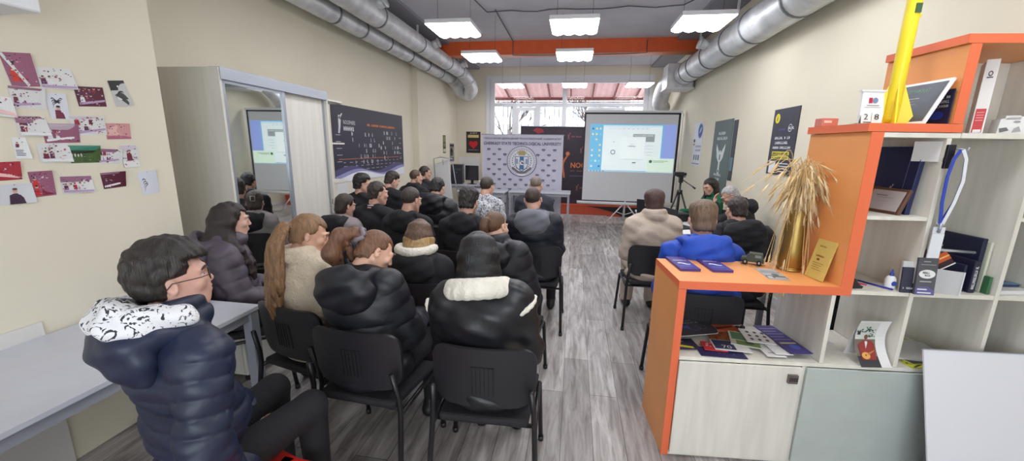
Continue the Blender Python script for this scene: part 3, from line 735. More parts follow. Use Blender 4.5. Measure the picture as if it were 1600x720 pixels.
# ------------------------------------------------------------------ photos pinned to the near left wall
W_ = lambda v: ink(v, v, v)
maroon, mauve, pinkc, skinc, darki, greenf = ink(112, 38, 62), ink(160, 120, 150), ink(196, 150, 160), ink(205, 165, 145), ink(40, 36, 44), ink(70, 96, 50)
def photo(desc, y, z, w, h, rot, k, full=None):
    rnd = random.Random(k*31+5); a, b = w/2, h/2
    m = MB(); nx = 12
    curl = rnd.uniform(.004, .014); cs = rnd.choice((-1, 1))
    def sheet(m_, x0, z0, x1, z1, off):
        vs = []
        for i in range(nx+1): x = x0+(x1-x0)*i/nx; vs += [(x, off, z0), (x, off, z1)]
        m.add(vs, [(2*i, 2*i+2, 2*i+3, 2*i+1) for i in range(nx)], m_)
    def people(n, z0, hh, shirt, rows=1):
        for r in range(rows):
            for i in range(n):
                x = -a*.82+(2*a*.82)*(i+.5)/n+rnd.uniform(-.003, .003); zb = z0+r*hh*.75; s = hh*rnd.uniform(.9, 1.1); s2 = min(s, 1.9*2*a*.82/n)
                m.decal([(x-.28*s2, zb), (x+.28*s2, zb), (x+.22*s2, zb+.62*s), (x-.22*s2, zb+.62*s)], rnd.choice(shirt), y=-.0010-.0001*r)
                m.disc(x, zb+.78*s, .15*s2, skinc, y=-.0014-.0001*r, n=8); m.disc(x, zb+.86*s, .13*s2, darki, y=-.0016-.0001*r, n=8, rz=.08*s)
    bg = {'white': W_(222), 'maroon': maroon, 'green': greenf}
    if 'black and white' in desc:
        sheet(W_(190), -a, -b, a, b, 0); sheet(W_(34), -a, .25*b, a, b, -.0008); m.disc(0, .55*b, .005, W_(230), n=8)
        m.decal([(-.7*a, -.1*b), (.2*a, .15*b), (.9*a, -.5*b), (.5*a, -.95*b), (-.1*a, -.5*b)], W_(60)); m.disc(-.2*a, -.35*b, .3*a, W_(215), n=10, y=-.002); m.ring(.15*a, -.1*b, .3*a, .5*a, W_(40), n=12, y=-.0022)
    elif 'spider' in desc:
        sheet(ink(214, 216, 226), -a, -b, a, b, 0); zc = .35*b if 'person' in desc else 0
        sc_ = a*(.75 if 'person' not in desc else .6); m.disc(0, zc, .17*sc_, darki, rz=.26*sc_, n=12, y=-.0018)
        for s in (-1, 1):
            for j in range(4):
                p0 = (0, zc+.05*sc_*(1.5-j)); p1 = (s*.62*sc_, zc+sc_*(.75-.42*j)); p2 = (s*.92*sc_, zc+sc_*(.55-.62*j))
                for q0, q1 in ((p0, p1), (p1, p2)): m.decal([(q0[0], q0[1]-.0032), (q1[0], q1[1]-.0022), (q1[0]+.001, q1[1]+.0022), (q0[0], q0[1]+.0032)], darki, y=-.0016)
        if 'person' in desc: people(1, -b*.95, h*.5, [maroon])
    elif 'facade' in desc:
        sheet(ink(206, 150, 150), -a, -b, a, b, 0); m.decal([(-.8*a, -.5*b), (.8*a, -.5*b), (.8*a, .3*b), (0, .75*b), (-.8*a, .3*b)], ink(222, 176, 168))
        for i in range(6): m.rect(-.7*a+i*.26*a, -.4*b, -.62*a+i*.26*a, .2*b, maroon)
        m.rect(-a, -b, a, -.6*b, ink(176, 98, 118))
    elif 'card' in desc:
        sheet(W_(226), -a, -b, a, b, 0); people(2, .05*b, h*.28, [maroon]); 
        for j in range(4): m.rect(-.8*a, -.25*b-j*.15*b, .7*a-.2*a*(j % 2), -.19*b-j*.15*b, ink(60, 60, 110))
    elif 'red shape' in desc or 'flag' in desc:
        sheet(W_(222) if 'shape' in desc else ink(170, 48, 62), -a, -b, a, b, 0); m.disc(.1*a, 0, .6*a, ink(196, 30, 52), rz=.45*b, n=14); m.decal([(-a, -.4*b), (a, -.9*b), (a, -.6*b), (-a, 0)], ink(236, 190, 190), y=-.0018)
    elif 'dark shirt' in desc:
        sheet(ink(206, 206, 212), -a, -b, a, b, 0); m.decal([(-.42*a, -b), (.42*a, -b), (.34*a, -.1*b), (.1*a, .05*b), (-.1*a, .05*b), (-.34*a, -.1*b)], ink(58, 36, 60)); m.disc(0, .3*b, .13*a, skinc, rz=.24*b, n=14, y=-.0015); m.disc(0, .48*b, .14*a, ink(90, 60, 50), rz=.12*b, n=12, y=-.0018)
        m.rect(-.16*a, -.42*b, .16*a, -.34*b, W_(200), y=-.0018)
    elif 'green' in desc:
        sheet(greenf, -a, -b, a, b, 0); m.rect(-a, .45*b, a, b, ink(70, 134, 116)); m.rect(-a, .12*b, a, .45*b, ink(38, 52, 34), y=-.0014)
        for i in range(9): m.disc(-.85*a+i*.2*a, -.1*b, .004, W_(200), rz=.010, n=6, y=-.0018)
    else:
        base = W_(216) if 'white' in desc or 'table' in desc else ink(150, 92, 118)
        if 'maroon group' in desc or 'crowd in maroon' in desc: base = ink(88, 30, 52)
        sheet(base, -a, -b, a, b, 0)
        if rnd.random() < .6: m.rect(-a, rnd.uniform(.3, .8)*b, a*rnd.uniform(.4, 1), .97*b, rnd.choice((ink(188, 172, 186), ink(150, 104, 130), ink(206, 196, 206))))
        if 'six' in desc: people(3, -.9*b, h*.42, [ink(196, 44, 50), ink(130, 30, 42)], 2)
        elif 'people in red' in desc: people(2, -.7*b, h*.6, [ink(206, 60, 40)]); m.decal([(-a, .9*b), (-.8*a, b), (.3*a, -.9*b), (.1*a, -b)], W_(220), y=-.002)
        elif 'person in maroon' in desc: people(1, -.4*b, h*.6, [maroon]); m.rect(-a, -b, a, -.4*b, W_(225), y=-.002)
        else:
            people(rnd.choice((4, 5, 6)), -.55*b, h*.42, [maroon, ink(90, 40, 80), ink(220, 220, 225), ink(160, 40, 60)], rnd.choice((1, 2)))
            m.decal([(-.9*a, -.85*b), (.95*a, -.7*b+.2*b*cs), (.95*a, -.5*b+.2*b*cs), (-.9*a, -.6*b)], rnd.choice((W_(228), ink(178, 150, 186))), y=-.002)
    if 'spider' not in desc and 'black and white' not in desc and 'card' not in desc and 'dark shirt' not in desc:
        pal = [maroon, mauve, pinkc, ink(90, 40, 80), W_(214), ink(70, 40, 60), ink(186, 90, 110)] if 'green' not in desc else [ink(50, 74, 40), ink(110, 130, 80), ink(60, 90, 60)]
        for q in range(34):
            px_, pz_ = rnd.uniform(-.9*a, .9*a), rnd.uniform(-.85*b, .85*b); m.disc(px_, pz_, rnd.uniform(.002, .006), rnd.choice(pal), y=-.0021-.00003*q, n=6, rz=rnd.uniform(.0012, .004))
    m.disc(0, b*.9, .0022, darki, y=-.0045, n=8)
    def cw(x, y_, z_):
        e = (x/a*.5+z_/b*cs*.5); return (x, y_-.001-curl*max(0, e)**2*1.6, z_)
    m.warp(cw)
    o = m.build('photo_print', M=wallM(-2.62, y, z, 'left') @ Matrix.Rotation(R_(rot*.6), 4, 'Y'))
    tag(o, 'photo print pinned to the wall, '+(full or desc), 'photo', 'photo prints on the left wall')
PH = [
    ('people in red under a white beam, topmost', 1.596, 2.038, .105, .15, -14), ('group seated around a table, right of the topmost print', 1.726, 2.019, .15, .10, -10),
    ('maroon group photo with a man in white', 1.861, 1.948, .131, .102, -8), ('black and white portrait under a black top strip', 2.010, 1.984, .085, .14, -16),
    ('large group on a white floor', 1.601, 1.911, .125, .10, 0), ('black spider drawing above a seated person', 1.710, 1.883, .080, .128, -4),
    ('red shape on white paper at the picture edge', 1.490, 1.863, .10, .09, 5), ('four people behind a white table', 1.594, 1.779, .11, .095, -5),
    ('row of seated people under the spider drawing', 1.700, 1.749, .145, .096, -3), ('people in a bright white hall with a torn edge', 1.826, 1.794, .157, .10, -6),
    ('pink building facade', 1.963, 1.770, .125, .088, -4), ('small white card with dark writing', 1.534, 1.675, .050, .10, 0),
    ('red and white crowd left of the green field', 1.658, 1.650, .127, .096, -3), ('green field under trees', 1.782, 1.642, .135, .092, 0),
    ('line of people in white right of the green field', 1.897, 1.629, .12, .082, 4), ('person in maroon at a white table', 2.004, 1.627, .090, .13, -6),
    ('red flag like picture low at the picture edge', 1.463, 1.569, .10, .085, -3), ('person in a dark shirt on grey', 1.478, 1.461, .13, .095, 0),
    ('six people in red in two rows', 1.582, 1.500, .085, .125, -4), ('people at a white desk in the lowest row', 1.723, 1.484, .138, .090, 3),
    ('maroon crowd left of the spider on white paper', 1.894, 1.495, .115, .090, -5), ('black spider drawing on white paper', 2.082, 1.464, .10, .145, -10)]
SHORT = {8: 'row of seated people', 12: 'red and white crowd', 14: 'line of people in white', 20: 'crowd in maroon', 0: 'people in red', 1: 'group seated around a table'}
for k, p in enumerate(PH): photo(SHORT.get(k, p[0]), *p[1:], k, p[0])

# ------------------------------------------------------------------ posters on the walls
navyp, orangei = ink(44, 42, 58), ink(226, 120, 50)
def poster(name, label, cat, w, h, base, M, draw, t=.004):
    m = MB().box((-w/2, -t, -h/2), (w/2, 0, h/2), base)
    draw(m, -t-.0012); o = m.build(name, M=M); return tag(o, label, cat)
def draw_timeline(m, y):
    a, b = 1.22, .58; Wt = ink(206, 208, 216)
    m.disc(-1.02, .40, .03, Wt, y=y, n=12); m.decal([(-1.05, .38), (-.98, .36), (-1.0, .25), (-1.03, .16), (-1.07, .16), (-1.05, .26)], Wt, y=y); m.decal([(-1.0, .37), (-.93, .45), (-.95, .46), (-1.04, .39)], Wt, y=y)
    m.text('NOOSPHERE', -.92, .30, -.58, .36, Wt, y=y); m.scrib(6, -.92, .20, -.62, .27, Wt, y=y)
    m.scrib(29, -.20, .305, .86, .345, orangei, y=y)
    rnd = random.Random(3)
    for i in range(60):
        x = rnd.uniform(-.75, 1.1); z = .16-.09*rnd.randint(0, 5)+.05*(x > .2)
        m.scrib(rnd.choice((1, 2, 2, 3)), x, z-.03, x+rnd.uniform(.015, .05), z+.035, Wt, y=y)
    m.rect(-1.1, -.235, 1.0, -.227, ink(214, 120, 80), y=y)
    for r in range(3):
        for c in range(12): m.rect(-.98+c*.17, -.29-r*.06, -.98+c*.17+rnd.uniform(.06, .12), -.28-r*.06, ink(170, 172, 184), y=y)
    for j in range(5): m.rect(-1.14, .13-j*.1, -.99-rnd.uniform(0, .06), .137-j*.1, Wt, y=y); m.rect(1.03, .13-j*.1, 1.12, .137-j*.1, Wt, y=y)
    def wave(z0, am, ph, mt, yy, zb=-b): 
        pts = [(-a, zb)]+[(a, zb)]+[(a-2*a*i/40, z0+am*math.sin(ph+i/40*9)) for i in range(41)]; m.decal(pts, mt, y=yy)
    wave(-.40, .06, .4, ink(82, 78, 120), y-.0005); wave(-.45, .055, 1.2, ink(150, 150, 196), y-.001); wave(-.49, .05, 1.6, ink(232, 234, 242), y-.0015)
poster('timeline_poster', 'wide dark poster with a timeline and white wave on the left wall', 'poster', 2.44, 1.16, navyp, wallM(XL, 6.67, 1.72, 'left'), draw_timeline, .006)
def d_lines(cols, n=4, seed=0):
    def f(m, y):
        w, h = cols['w']/2, cols['h']/2
        for s in cols['s']: 
            if s[0] == 'r': m.rect(s[1], s[2], s[3], s[4], ink(*s[5]), y=y)
            elif s[0] == 'd': m.disc(s[1], s[2], s[3], ink(*s[4]), y=y-.0004)
            elif s[0] == 't': m.text(s[1], s[2], s[3], s[4], s[5], ink(*s[6]), y=y-.0008)
            elif s[0] == 'o': m.ring(s[1], s[2], s[3], s[4], ink(*s[5]), y=y-.0008)
            elif s[0] == 'p': m.decal(s[1], ink(*s[2]), y=y-.0008)
    return f
poster('paper_sheet', 'white paper sheet hanging below the timeline poster', 'paper', .30, .40, W_(226), wallM(XL, 5.62, .93, 'left'), lambda m, y: None)
poster('paper_sheet', 'second white paper sheet below the timeline poster, further along the wall', 'paper', .30, .40, W_(222), wallM(XL, 6.02, .90, 'left'), lambda m, y: None)
poster('small_poster', 'narrow dark poster with a green and yellow strip near the far left corner', 'poster', .22, .46, ink(70, 72, 52), wallM(-3.40, 10.18, 1.76, 'left'),
       d_lines(dict(w=.22, h=.46, s=[('r', -.09, .06, .09, .2, (120, 124, 84)), ('r', -.09, -.2, .09, -.12, (196, 196, 170)), ('d', 0, -.02, .05, (150, 150, 96))])))
poster('small_poster', 'narrow black and white picture poster in the far left corner', 'poster', .40, .50, ink(150, 148, 146), wallM(-3.40, 10.83, 1.54, 'left'),
       d_lines(dict(w=.4, h=.5, s=[('r', -.18, .16, .18, .22, (40, 40, 44)), ('d', -.04, .02, .12, (60, 58, 60)), ('d', .06, .05, .07, (200, 196, 190)), ('r', -.16, -.22, .16, -.14, (60, 60, 64))])))
heart = [(.13*math.sin(q)**3, (.105*math.cos(q)-.04*math.cos(2*q)-.016*math.cos(3*q)-.008*math.cos(4*q))-.06) for q in [2*math.pi*i/36 for i in range(36)]]
poster('heart_poster', 'black poster with a red heart beside the university banner', 'poster', .42, .60, ink(46, 34, 40), wallM(-2.90, YB, 1.83, 'back'),
       d_lines(dict(w=.42, h=.6, s=[('t', 'JUST', -.10, .235, .12, .275, (230, 226, 214)), ('r', -.16, .13, .16, .21, (206, 188, 120)), ('p', heart, (196, 24, 36)), ('d', -.05, .0, .018, (236, 120, 120)), ('t', 'BELIEVE IN IT', -.14, -.225, .14, -.205, (200, 196, 190))])))
poster('white_board_panel', 'white square panel on the back wall behind the computers', 'board', .60, .66, W_(224), wallM(-3.03, YB, 1.03+.05, 'back'), lambda m, y: None)
poster('globe_poster', 'small white poster with a blue globe on the right wall, nearest to the screen', 'poster', .56, .82, ink(218, 220, 228), wallM(XR, 8.32, 1.83, 'right'),
       d_lines(dict(w=.56, h=.82, s=[('d', .12, .25, .12, (60, 84, 150)), ('o', .12, .25, .12, .14, (130, 140, 180)), ('p', [(.05, .2), (.16, .24), (.2, .33), (.12, .3)], (190, 200, 220)), ('r', -.26, .04, -.16, .10, (60, 60, 70)), ('r', -.26, -.02, -.16, .02, (196, 130, 70)), ('t', 'КОСМІЧНІ', -.08, -.06, .24, -.02, (50, 50, 60)), ('t', 'ТЕХНОЛОГІЇ', -.08, -.13, .24, -.09, (50, 50, 60)), ('r', -.16, -.30, -.09, -.2, (80, 80, 90)), ('r', -.02, -.30, .05, -.2, (80, 80, 90)), ('r', .12, -.30, .19, -.2, (80, 80, 90)), ('r', -.24, -.38, .24, -.36, (140, 140, 150))])))
wing_l = [(-.02, .12), (-.20, .28), (-.19, .18), (-.16, .12), (-.14, .06), (-.07, .0), (-.03, -.02)]
def grey_banner(m, y):
    g = ink(208, 214, 214); m.scrib(5, -.16, .42, .14, .47, g, y=y); m.scrib(10, -.26, .34, .24, .39, g, y=y)
    m.decal(wing_l, g, y=y); m.decal([(-x, z) for x, z in wing_l], g, y=y); m.disc(0, .14, .035, g, y=y-.0004); m.rect(-.035, -.14, .035, .02, g, y=y-.0004); m.ring(0, -.16, .03, .05, g, y=y-.0006)
    m.scrib(8, -.18, -.24, .16, -.20, g, y=y); m.scrib(5, -.10, -.31, .10, -.27, g, y=y); 
    for j in range(5): m.rect(-.3, -.56-j*.04, -.12-.03*(j % 2), -.545-j*.04, g, y=y); m.rect(.02, -.46-j*.05, .2-.04*(j % 2), -.45-j*.05, g, y=y)
    m.decal([(-.39, -.62), (-.39, -.2), (.0, -.62)], ink(96, 116, 112), y=y+.0004)
poster('grey_banner', 'tall grey green banner with white winged emblem on the right wall', 'banner', .80, 1.30, ink(84, 98, 98), wallM(XR, 7.0, 1.55, 'right'), grey_banner, .01)
poster('dark_poster', 'narrow dark strip poster behind the edge of the grey green banner', 'poster', .16, .9, ink(40, 42, 56), wallM(XR, 6.50, 1.72, 'right'), lambda m, y: m.rect(-.05, -.3, .05, -.1, ink(90, 120, 140), y=y))
def ypost(m, y):
    Wt = ink(224, 226, 232); yl = ink(226, 210, 50)
    m.disc(-.18, .27, .055, yl, y=y); m.text('i', -.19, .24, -.17, .30, navyp, y=y-.001); m.ring(.13, .15, .035, .042, Wt, y=y); m.scrib(4, .10, .135, .22, .165, Wt, y=y); m.text('NOOSPHERE', -.12, .13, .03, .15, ink(90, 100, 190), y=y)
    for j, (s, x0, x1) in enumerate(((11, -.18, .16), (10, -.16, .13), (20, -.2, .2))): m.scrib(s, x0, .03-j*.055, x1, .06-j*.055, Wt, y=y)
    for j, s in enumerate((14, 12)): m.rect(-.2, -.15-j*.05, .19, -.11-j*.05, yl, y=y); m.scrib(s, -.18, -.145-j*.05, .17, -.118-j*.05, navyp, y=y-.001)
    m.rect(-.23, -.36, -.08, -.22, Wt, y=y); 
    for j in range(4): m.rect(.0, -.25-j*.03, .2, -.24-j*.03, Wt, y=y)
poster('yellow_text_poster', 'black poster with a yellow dot behind the dried grass vase', 'poster', .56, .75, ink(46, 46, 60), wallM(XR, 5.06, 1.83, 'right'), ypost, .008)

# ------------------------------------------------------------------ university banner
bn = thing('university_banner', 'white and lilac press banner with university crest and crown pattern', 'banner', (-1.235, 9.42, 0))
vio = ink(66, 66, 104)
fb = mat('banner_fabric', (206, 204, 222), .7, bump=.05, bscale=3)
sh = MB(); vs = []; n = 40
for i in range(n+1):
    x = -.965+1.93*i/n; yy = .006*math.sin(i*.5)+.004*math.sin(i*1.3); vs += [(x, yy, .03), (x, yy, 2.0)]
sh.add(vs, [(2*i, 2*i+2, 2*i+3, 2*i+1) for i in range(n)], fb); sh.build('fabric', bn)
MB().tube([(-.98, .02, 2.0), (.98, .02, 2.0)], .014, legm, 10).tube([(-.95, .03, 0.02), (-.95, .03, 2.0)], .012, legm, 8).tube([(.95, .03, .02), (.95, .03, 2.0)], .012, legm, 8).box((-.98, -.15, 0), (-.9, .2, .02), legm).box((.9, -.15, 0), (.98, .2, .02), legm).build('stand', bn)
tx = MB().text('ЧЕРКАСЬКИЙ ДЕРЖАВНИЙ ТЕХНОЛОГІЧНИЙ УНІВЕРСИТЕТ', -.92, 1.885, .92, 1.945, vio, y=-.016, bold=.01).text('CHERKASY STATE TECHNOLOGICAL UNIVERSITY', -.92, 1.765, .92, 1.835, vio, y=-.016, bold=.015); tx.build('lettering', bn)
cr = MB(); ring_c = (0.0, 1.385)
def crown(m, x, z, s, mt, y):
    m.decal([(x+a*s, z+b*s) for a, b in ((-.5, -.28), (.5, -.28), (.62, .1), (.95, .34), (.45, .2), (.2, .5), (0, .18), (-.2, .5), (-.45, .2), (-.95, .34), (-.62, .1))], mt, y=y)
    m.decal([(x+a*s, z+b*s) for a, b in ((-.42, -.45), (.42, -.45), (.45, -.36), (-.45, -.36))], mt, y=y)
    m.decal([(x+a*s, z+b*s) for a, b in ((-.3, -.18), (.3, -.18), (.3, -.02), (-.3, -.02))], fb, y=y-.0006)
for r in range(15):
    for c in range(8):
        x = -.80+c*.262+(.131 if r % 2 else 0); z = 1.66-r*.118
        if x > .88 or (x-ring_c[0])**2+(z-ring_c[1])**2 < .39**2 or z < .1: continue
        crown(cr, x, z, .062, vio, -.013)
cr.build('crown_pattern', bn)
em = MB(); cx, cz = ring_c; wht = ink(226, 226, 236); blu = ink(72, 118, 170); gold = ink(176, 158, 110); grn = ink(96, 112, 76)
em.disc(cx, cz, .36, wht, y=-.014, n=48).ring(cx, cz, .345, .36, vio, y=-.0145, n=48).ring(cx, cz, .285, .292, vio, y=-.0145, n=48)
for i in range(44):
    q = math.pi*1.5+.35+(2*math.pi-.7)*i/43; em.decal([(cx+r*math.cos(q+dq), cz+r*math.sin(q+dq)) for r, dq in ((.30, -.022), (.33, -.022), (.33, .016), (.30, .016))], vio, y=-.015)
sh_ = [(-.16, .13), (.16, .13), (.165, -.05), (.12, -.15), (0, -.235), (-.12, -.15), (-.165, -.05)]
em.decal([(cx+a, cz+b-.01) for a, b in sh_], ink(90, 100, 130), y=-.0155).decal([(cx+a*.9, cz+b*.9-.01) for a, b in sh_], wht, y=-.016)
em.rect(cx-.05, cz+.02, cx+.05, cz+.11, blu, y=-.0165).rect(cx-.055, cz-.19, cx+.055, cz-.09, blu, y=-.0165).rect(cx-.14, cz-.06, cx-.09, cz+.06, ink(140, 160, 190), y=-.0165).rect(cx+.09, cz-.06, cx+.14, cz+.06, ink(140, 160, 190), y=-.0165)
em.disc(cx, cz-.03, .062, wht, y=-.017).ring(cx, cz-.03, .055, .064, ink(60, 66, 90), y=-.0175).disc(cx+.015, cz-.035, .022, ink(60, 60, 80), y=-.0175); em.decal([(cx-.06, cz+.01), (cx+.05, cz-.06), (cx+.055, cz-.045), (cx-.05, cz+.02)], ink(90, 96, 70), y=-.018)
em.decal([(cx+a*.13, cz+.20+b*.13) for a, b in ((-.6, -.45), (.6, -.45), (.72, .1), (.95, .5), (.55, .2), (.35, .62), (.15, .25), (0, .8), (-.15, .25), (-.35, .62), (-.55, .2), (-.95, .5), (-.72, .1))], gold, y=-.0165)
for s in (-1, 1):
    for i in range(9):
        q = -1.0+i*.26; bx_, bz_ = cx+s*.215*math.cos(q), cz-.0+.2*math.sin(q)
        for d in (-.7, .7): em.decal([(bx_, bz_), (bx_+.045*math.cos(1.5+d), bz_+.03*math.sin(1.2)+.012), (bx_+.05*math.cos(1.5+d)*1.2, bz_+.05)], grn, y=-.0165)
        em.disc(bx_+.01*s, bz_+.015, .014, grn, y=-.0168, n=8)
em.decal([(cx+a, cz+b) for a, b in ((-.24, -.17), (-.1, -.27), (0, -.29), (.1, -.27), (.24, -.17), (.22, -.12), (.08, -.22), (0, -.24), (-.08, -.22), (-.22, -.12))], ink(120, 110, 120), y=-.0163)
em.build('crest', bn)

# ------------------------------------------------------------------ stage and black banner
stg = mat('red_orange_board', (206, 84, 52), .45)
t = thing('stage', 'low orange red stage with a black curved front at its right end', 'stage', (0, 10.2, 0))
MB().box((-2.2, .12, 0), (2.1, 1.0, .27), stg).box((-2.2, .10, .25), (2.1, 1.0, .285), stg).build('platform', t)
MB().decal([(1.9, .002), (1.9, .25), (.35, .25), (.7, .20), (1.1, .10), (1.3, .002)], ink(34, 32, 38), y=.115).rect(-2.2, .0, .9, .018, W_(205), y=.113).build('front_curve', t)
bk = thing('black_banner', 'black purple banner with an orange figure half hidden by the projection screen', 'banner', (.25, 10.42, .285))
MB().box((-1.66, 0, 0), (1.5, .01, 1.95), ink(48, 34, 50)).build('fabric', bk)
MB().tube([(-1.66, .0, 1.96), (1.5, .0, 1.96)], .014, alu, 8).tube([(-1.6, .03, 0), (-1.6, .03, 1.96)], .012, alu, 8).tube([(1.45, .03, 0), (1.45, .03, 1.96)], .012, alu, 8).build('frame', bk)
L = MB(); oi = ink(214, 122, 66); og = ink(150, 96, 92)
def fig(m, x, z, s, mt, y):
    m.disc(x+.20*s, z+.50*s, .085*s, mt, y=y, n=16); m.disc(x-.03*s, z+.30*s, .055*s, mt, y=y, n=12)
    m.decal([(x+a*s, z+b*s) for a, b in ((-.12, .24), (.02, .22), (.10, .34), (.17, .43), (.21, .40), (.12, .24), (.06, .08), (.06, -.1), (.10, -.3), (.12, -.5), (.06, -.5), (.02, -.28), (-.03, -.1), (-.06, -.3), (-.14, -.5), (-.2, -.5), (-.12, -.26), (-.08, -.02), (-.12, .1), (-.18, .02), (-.2, .05))], mt, y=y)
fig(L, -.55, .98, .62, oi, -.003)
L.text('NOOSPHERE', -.34, .93, .62, 1.07, oi, y=-.003, bold=.03).scrib(18, -.34, .84, .4, .87, og, y=-.003).scrib(13, -.34, .71, .3, .74, ink(110, 90, 140), y=-.003)
for x, z in ((-.55, 1.72), (-.22, 1.38), (-.28, .42), (-1.3, 1.4), (-1.3, .6)): fig(L, x+.13, z, .16, og, -.003); L.scrib(9, x+.2, z-.02, x+.45, z+.02, og, y=-.003)
L.decal([(-1.35, 1.86), (-1.2, 1.78), (-1.05, 1.82), (-1.1, 1.9), (-1.25, 1.93)], ink(150, 44, 50), y=-.003); L.build('print', bk)

# ------------------------------------------------------------------ projection screen
ps = thing('projection_screen', 'tripod projection screen showing a computer desktop', 'projection screen', (1.22, 9.4, 0))
sw = mat('screen_cloth', (214, 216, 220), .7); blk = mat('screen_black_border', (28, 28, 32), .6); wp = mat('screen_white_metal', (222, 224, 228), .4)
MB().box((-1.0, 0, .53), (1.0, .006, 2.50), sw).build('cloth', ps)
MB().box((-1.04, -.002, 2.475), (1.04, .008, 2.515), blk).box((1.0, -.002, .53), (1.045, .008, 2.5), blk).box((-1.03, -.002, 1.1), (-1.0, .008, 2.5), blk).build('border', ps)
MB().box((-1.06, -.03, 2.51), (1.07, .05, 2.56), wp, bev=.01).build('top_case', ps); MB().tube([(-1.12, .0, .47), (1.12, .0, .47)], .036, wp, 14).build('bottom_case', ps)
MB().tube([(0, .06, .12), (0, .06, 2.52)], .017, wp, 10).build('pole', ps)
for x, y in ((-.40, .0), (.40, .02), (.02, .48)):
    MB().tube([(0, .05, .50), (x, y+.03, .012)], [.014, .012], wp, 8).build('leg', ps)
    MB().tube([(0, .06, .2), (x*.5, .06+(y-.03)*.5, .27)], .008, wp, 6).build('brace', ps)
MB().tube([(1.09, .03, .5), (1.09, .03, 2.5)], .012, wp, 8).build('side_tube', ps)
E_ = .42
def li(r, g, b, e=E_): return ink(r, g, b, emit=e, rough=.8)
im = MB(); y = -.004
def sx(v): return v-1.22
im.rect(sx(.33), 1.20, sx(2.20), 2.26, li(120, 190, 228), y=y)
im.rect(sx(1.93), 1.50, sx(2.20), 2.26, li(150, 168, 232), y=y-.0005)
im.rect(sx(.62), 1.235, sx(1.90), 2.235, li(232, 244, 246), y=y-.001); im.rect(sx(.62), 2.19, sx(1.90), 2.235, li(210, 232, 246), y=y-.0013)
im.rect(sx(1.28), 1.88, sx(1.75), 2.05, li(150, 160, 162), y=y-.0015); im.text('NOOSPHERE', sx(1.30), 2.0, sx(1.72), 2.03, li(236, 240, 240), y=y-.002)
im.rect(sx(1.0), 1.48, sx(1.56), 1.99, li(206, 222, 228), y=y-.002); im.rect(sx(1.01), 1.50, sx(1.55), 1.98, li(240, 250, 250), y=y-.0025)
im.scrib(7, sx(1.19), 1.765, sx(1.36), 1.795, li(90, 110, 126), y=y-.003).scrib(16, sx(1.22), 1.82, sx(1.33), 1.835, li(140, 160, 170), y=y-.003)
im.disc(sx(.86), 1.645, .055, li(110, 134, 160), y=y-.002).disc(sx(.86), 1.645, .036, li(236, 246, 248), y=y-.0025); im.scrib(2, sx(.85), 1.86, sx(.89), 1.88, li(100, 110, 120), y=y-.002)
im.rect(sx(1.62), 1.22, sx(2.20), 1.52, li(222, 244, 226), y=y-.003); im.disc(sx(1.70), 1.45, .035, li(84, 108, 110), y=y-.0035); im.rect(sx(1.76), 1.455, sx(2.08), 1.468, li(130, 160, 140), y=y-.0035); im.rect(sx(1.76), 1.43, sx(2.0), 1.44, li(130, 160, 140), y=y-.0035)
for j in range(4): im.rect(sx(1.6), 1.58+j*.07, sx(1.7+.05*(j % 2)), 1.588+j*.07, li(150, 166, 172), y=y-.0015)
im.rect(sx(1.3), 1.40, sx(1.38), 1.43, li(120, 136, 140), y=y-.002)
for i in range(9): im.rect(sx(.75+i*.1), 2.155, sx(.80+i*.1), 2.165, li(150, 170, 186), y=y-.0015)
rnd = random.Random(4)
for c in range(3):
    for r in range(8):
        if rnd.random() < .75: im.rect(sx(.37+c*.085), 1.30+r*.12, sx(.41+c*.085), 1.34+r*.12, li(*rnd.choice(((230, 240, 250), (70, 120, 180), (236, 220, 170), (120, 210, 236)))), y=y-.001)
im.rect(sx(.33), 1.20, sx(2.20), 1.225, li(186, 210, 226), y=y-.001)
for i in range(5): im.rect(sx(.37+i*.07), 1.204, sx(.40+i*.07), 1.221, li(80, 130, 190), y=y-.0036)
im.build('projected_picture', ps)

# ------------------------------------------------------------------ flip chart and computers
fc = thing('flip_chart', 'white flip chart leaning in the far left corner', 'flip chart', (-2.98, 8.9, 0))
TM = TR((0, 0, .45), (R_(-12), 0, 0)) @ Matrix.Rotation(R_(-9), 4, 'Y') @ Matrix.Rotation(R_(-25), 4, 'Z')
MB().box((-.24, -.01, 0), (.24, .01, .92), mat('board_white', (226, 228, 234), .3), M=TM).build('board', fc)
MB().tube([(-.30, .3, 0), (-.27, .05, 1.42), (-.1, .03, 1.46), (.2, .03, 1.42)], .012, alu, 8).tube([(.3, .35, 0), (.16, .1, 1.35)], .012, alu, 8).tube([(-.1, .6, 0), (-.07, .1, 1.4)], .012, alu, 8).build('stand', fc)
pcm = mat('computer_black_plastic', (28, 28, 32), .35)
def tower(label, x, y, w, d, h, z=.75, rz=0.):
    t = thing('computer_tower', label, 'computer', (x, y, z), rz); MB().box((-w/2, -d/2, .01), (w/2, d/2, h), pcm, bev=.008).build('case', t)
    f = MB().box((-w/2+.01, -d/2-.006, .02), (w/2-.01, -d/2, h-.01), mat('computer_front', (44, 44, 50), .3)); f.box((-w/2+.03, -d/2-.009, h*.72), (w/2-.03, -d/2-.006, h*.80), mat('drive_slot', (70, 70, 78), .3)); f.build('front_panel', t)
    MB().disc(0, h*.6, .012, ink(120, 150, 200), y=-d/2-.008, n=12).build('power_button', t); return t
tower('black computer tower on the desk beside the flip chart, left one of the two', -3.02, 10.1, .30, .42, .50, rz=.15)
t = thing('computer_monitor', 'black computer monitor on the desk under the heart poster', 'monitor', (-2.62, 10.05, .75), -.25)
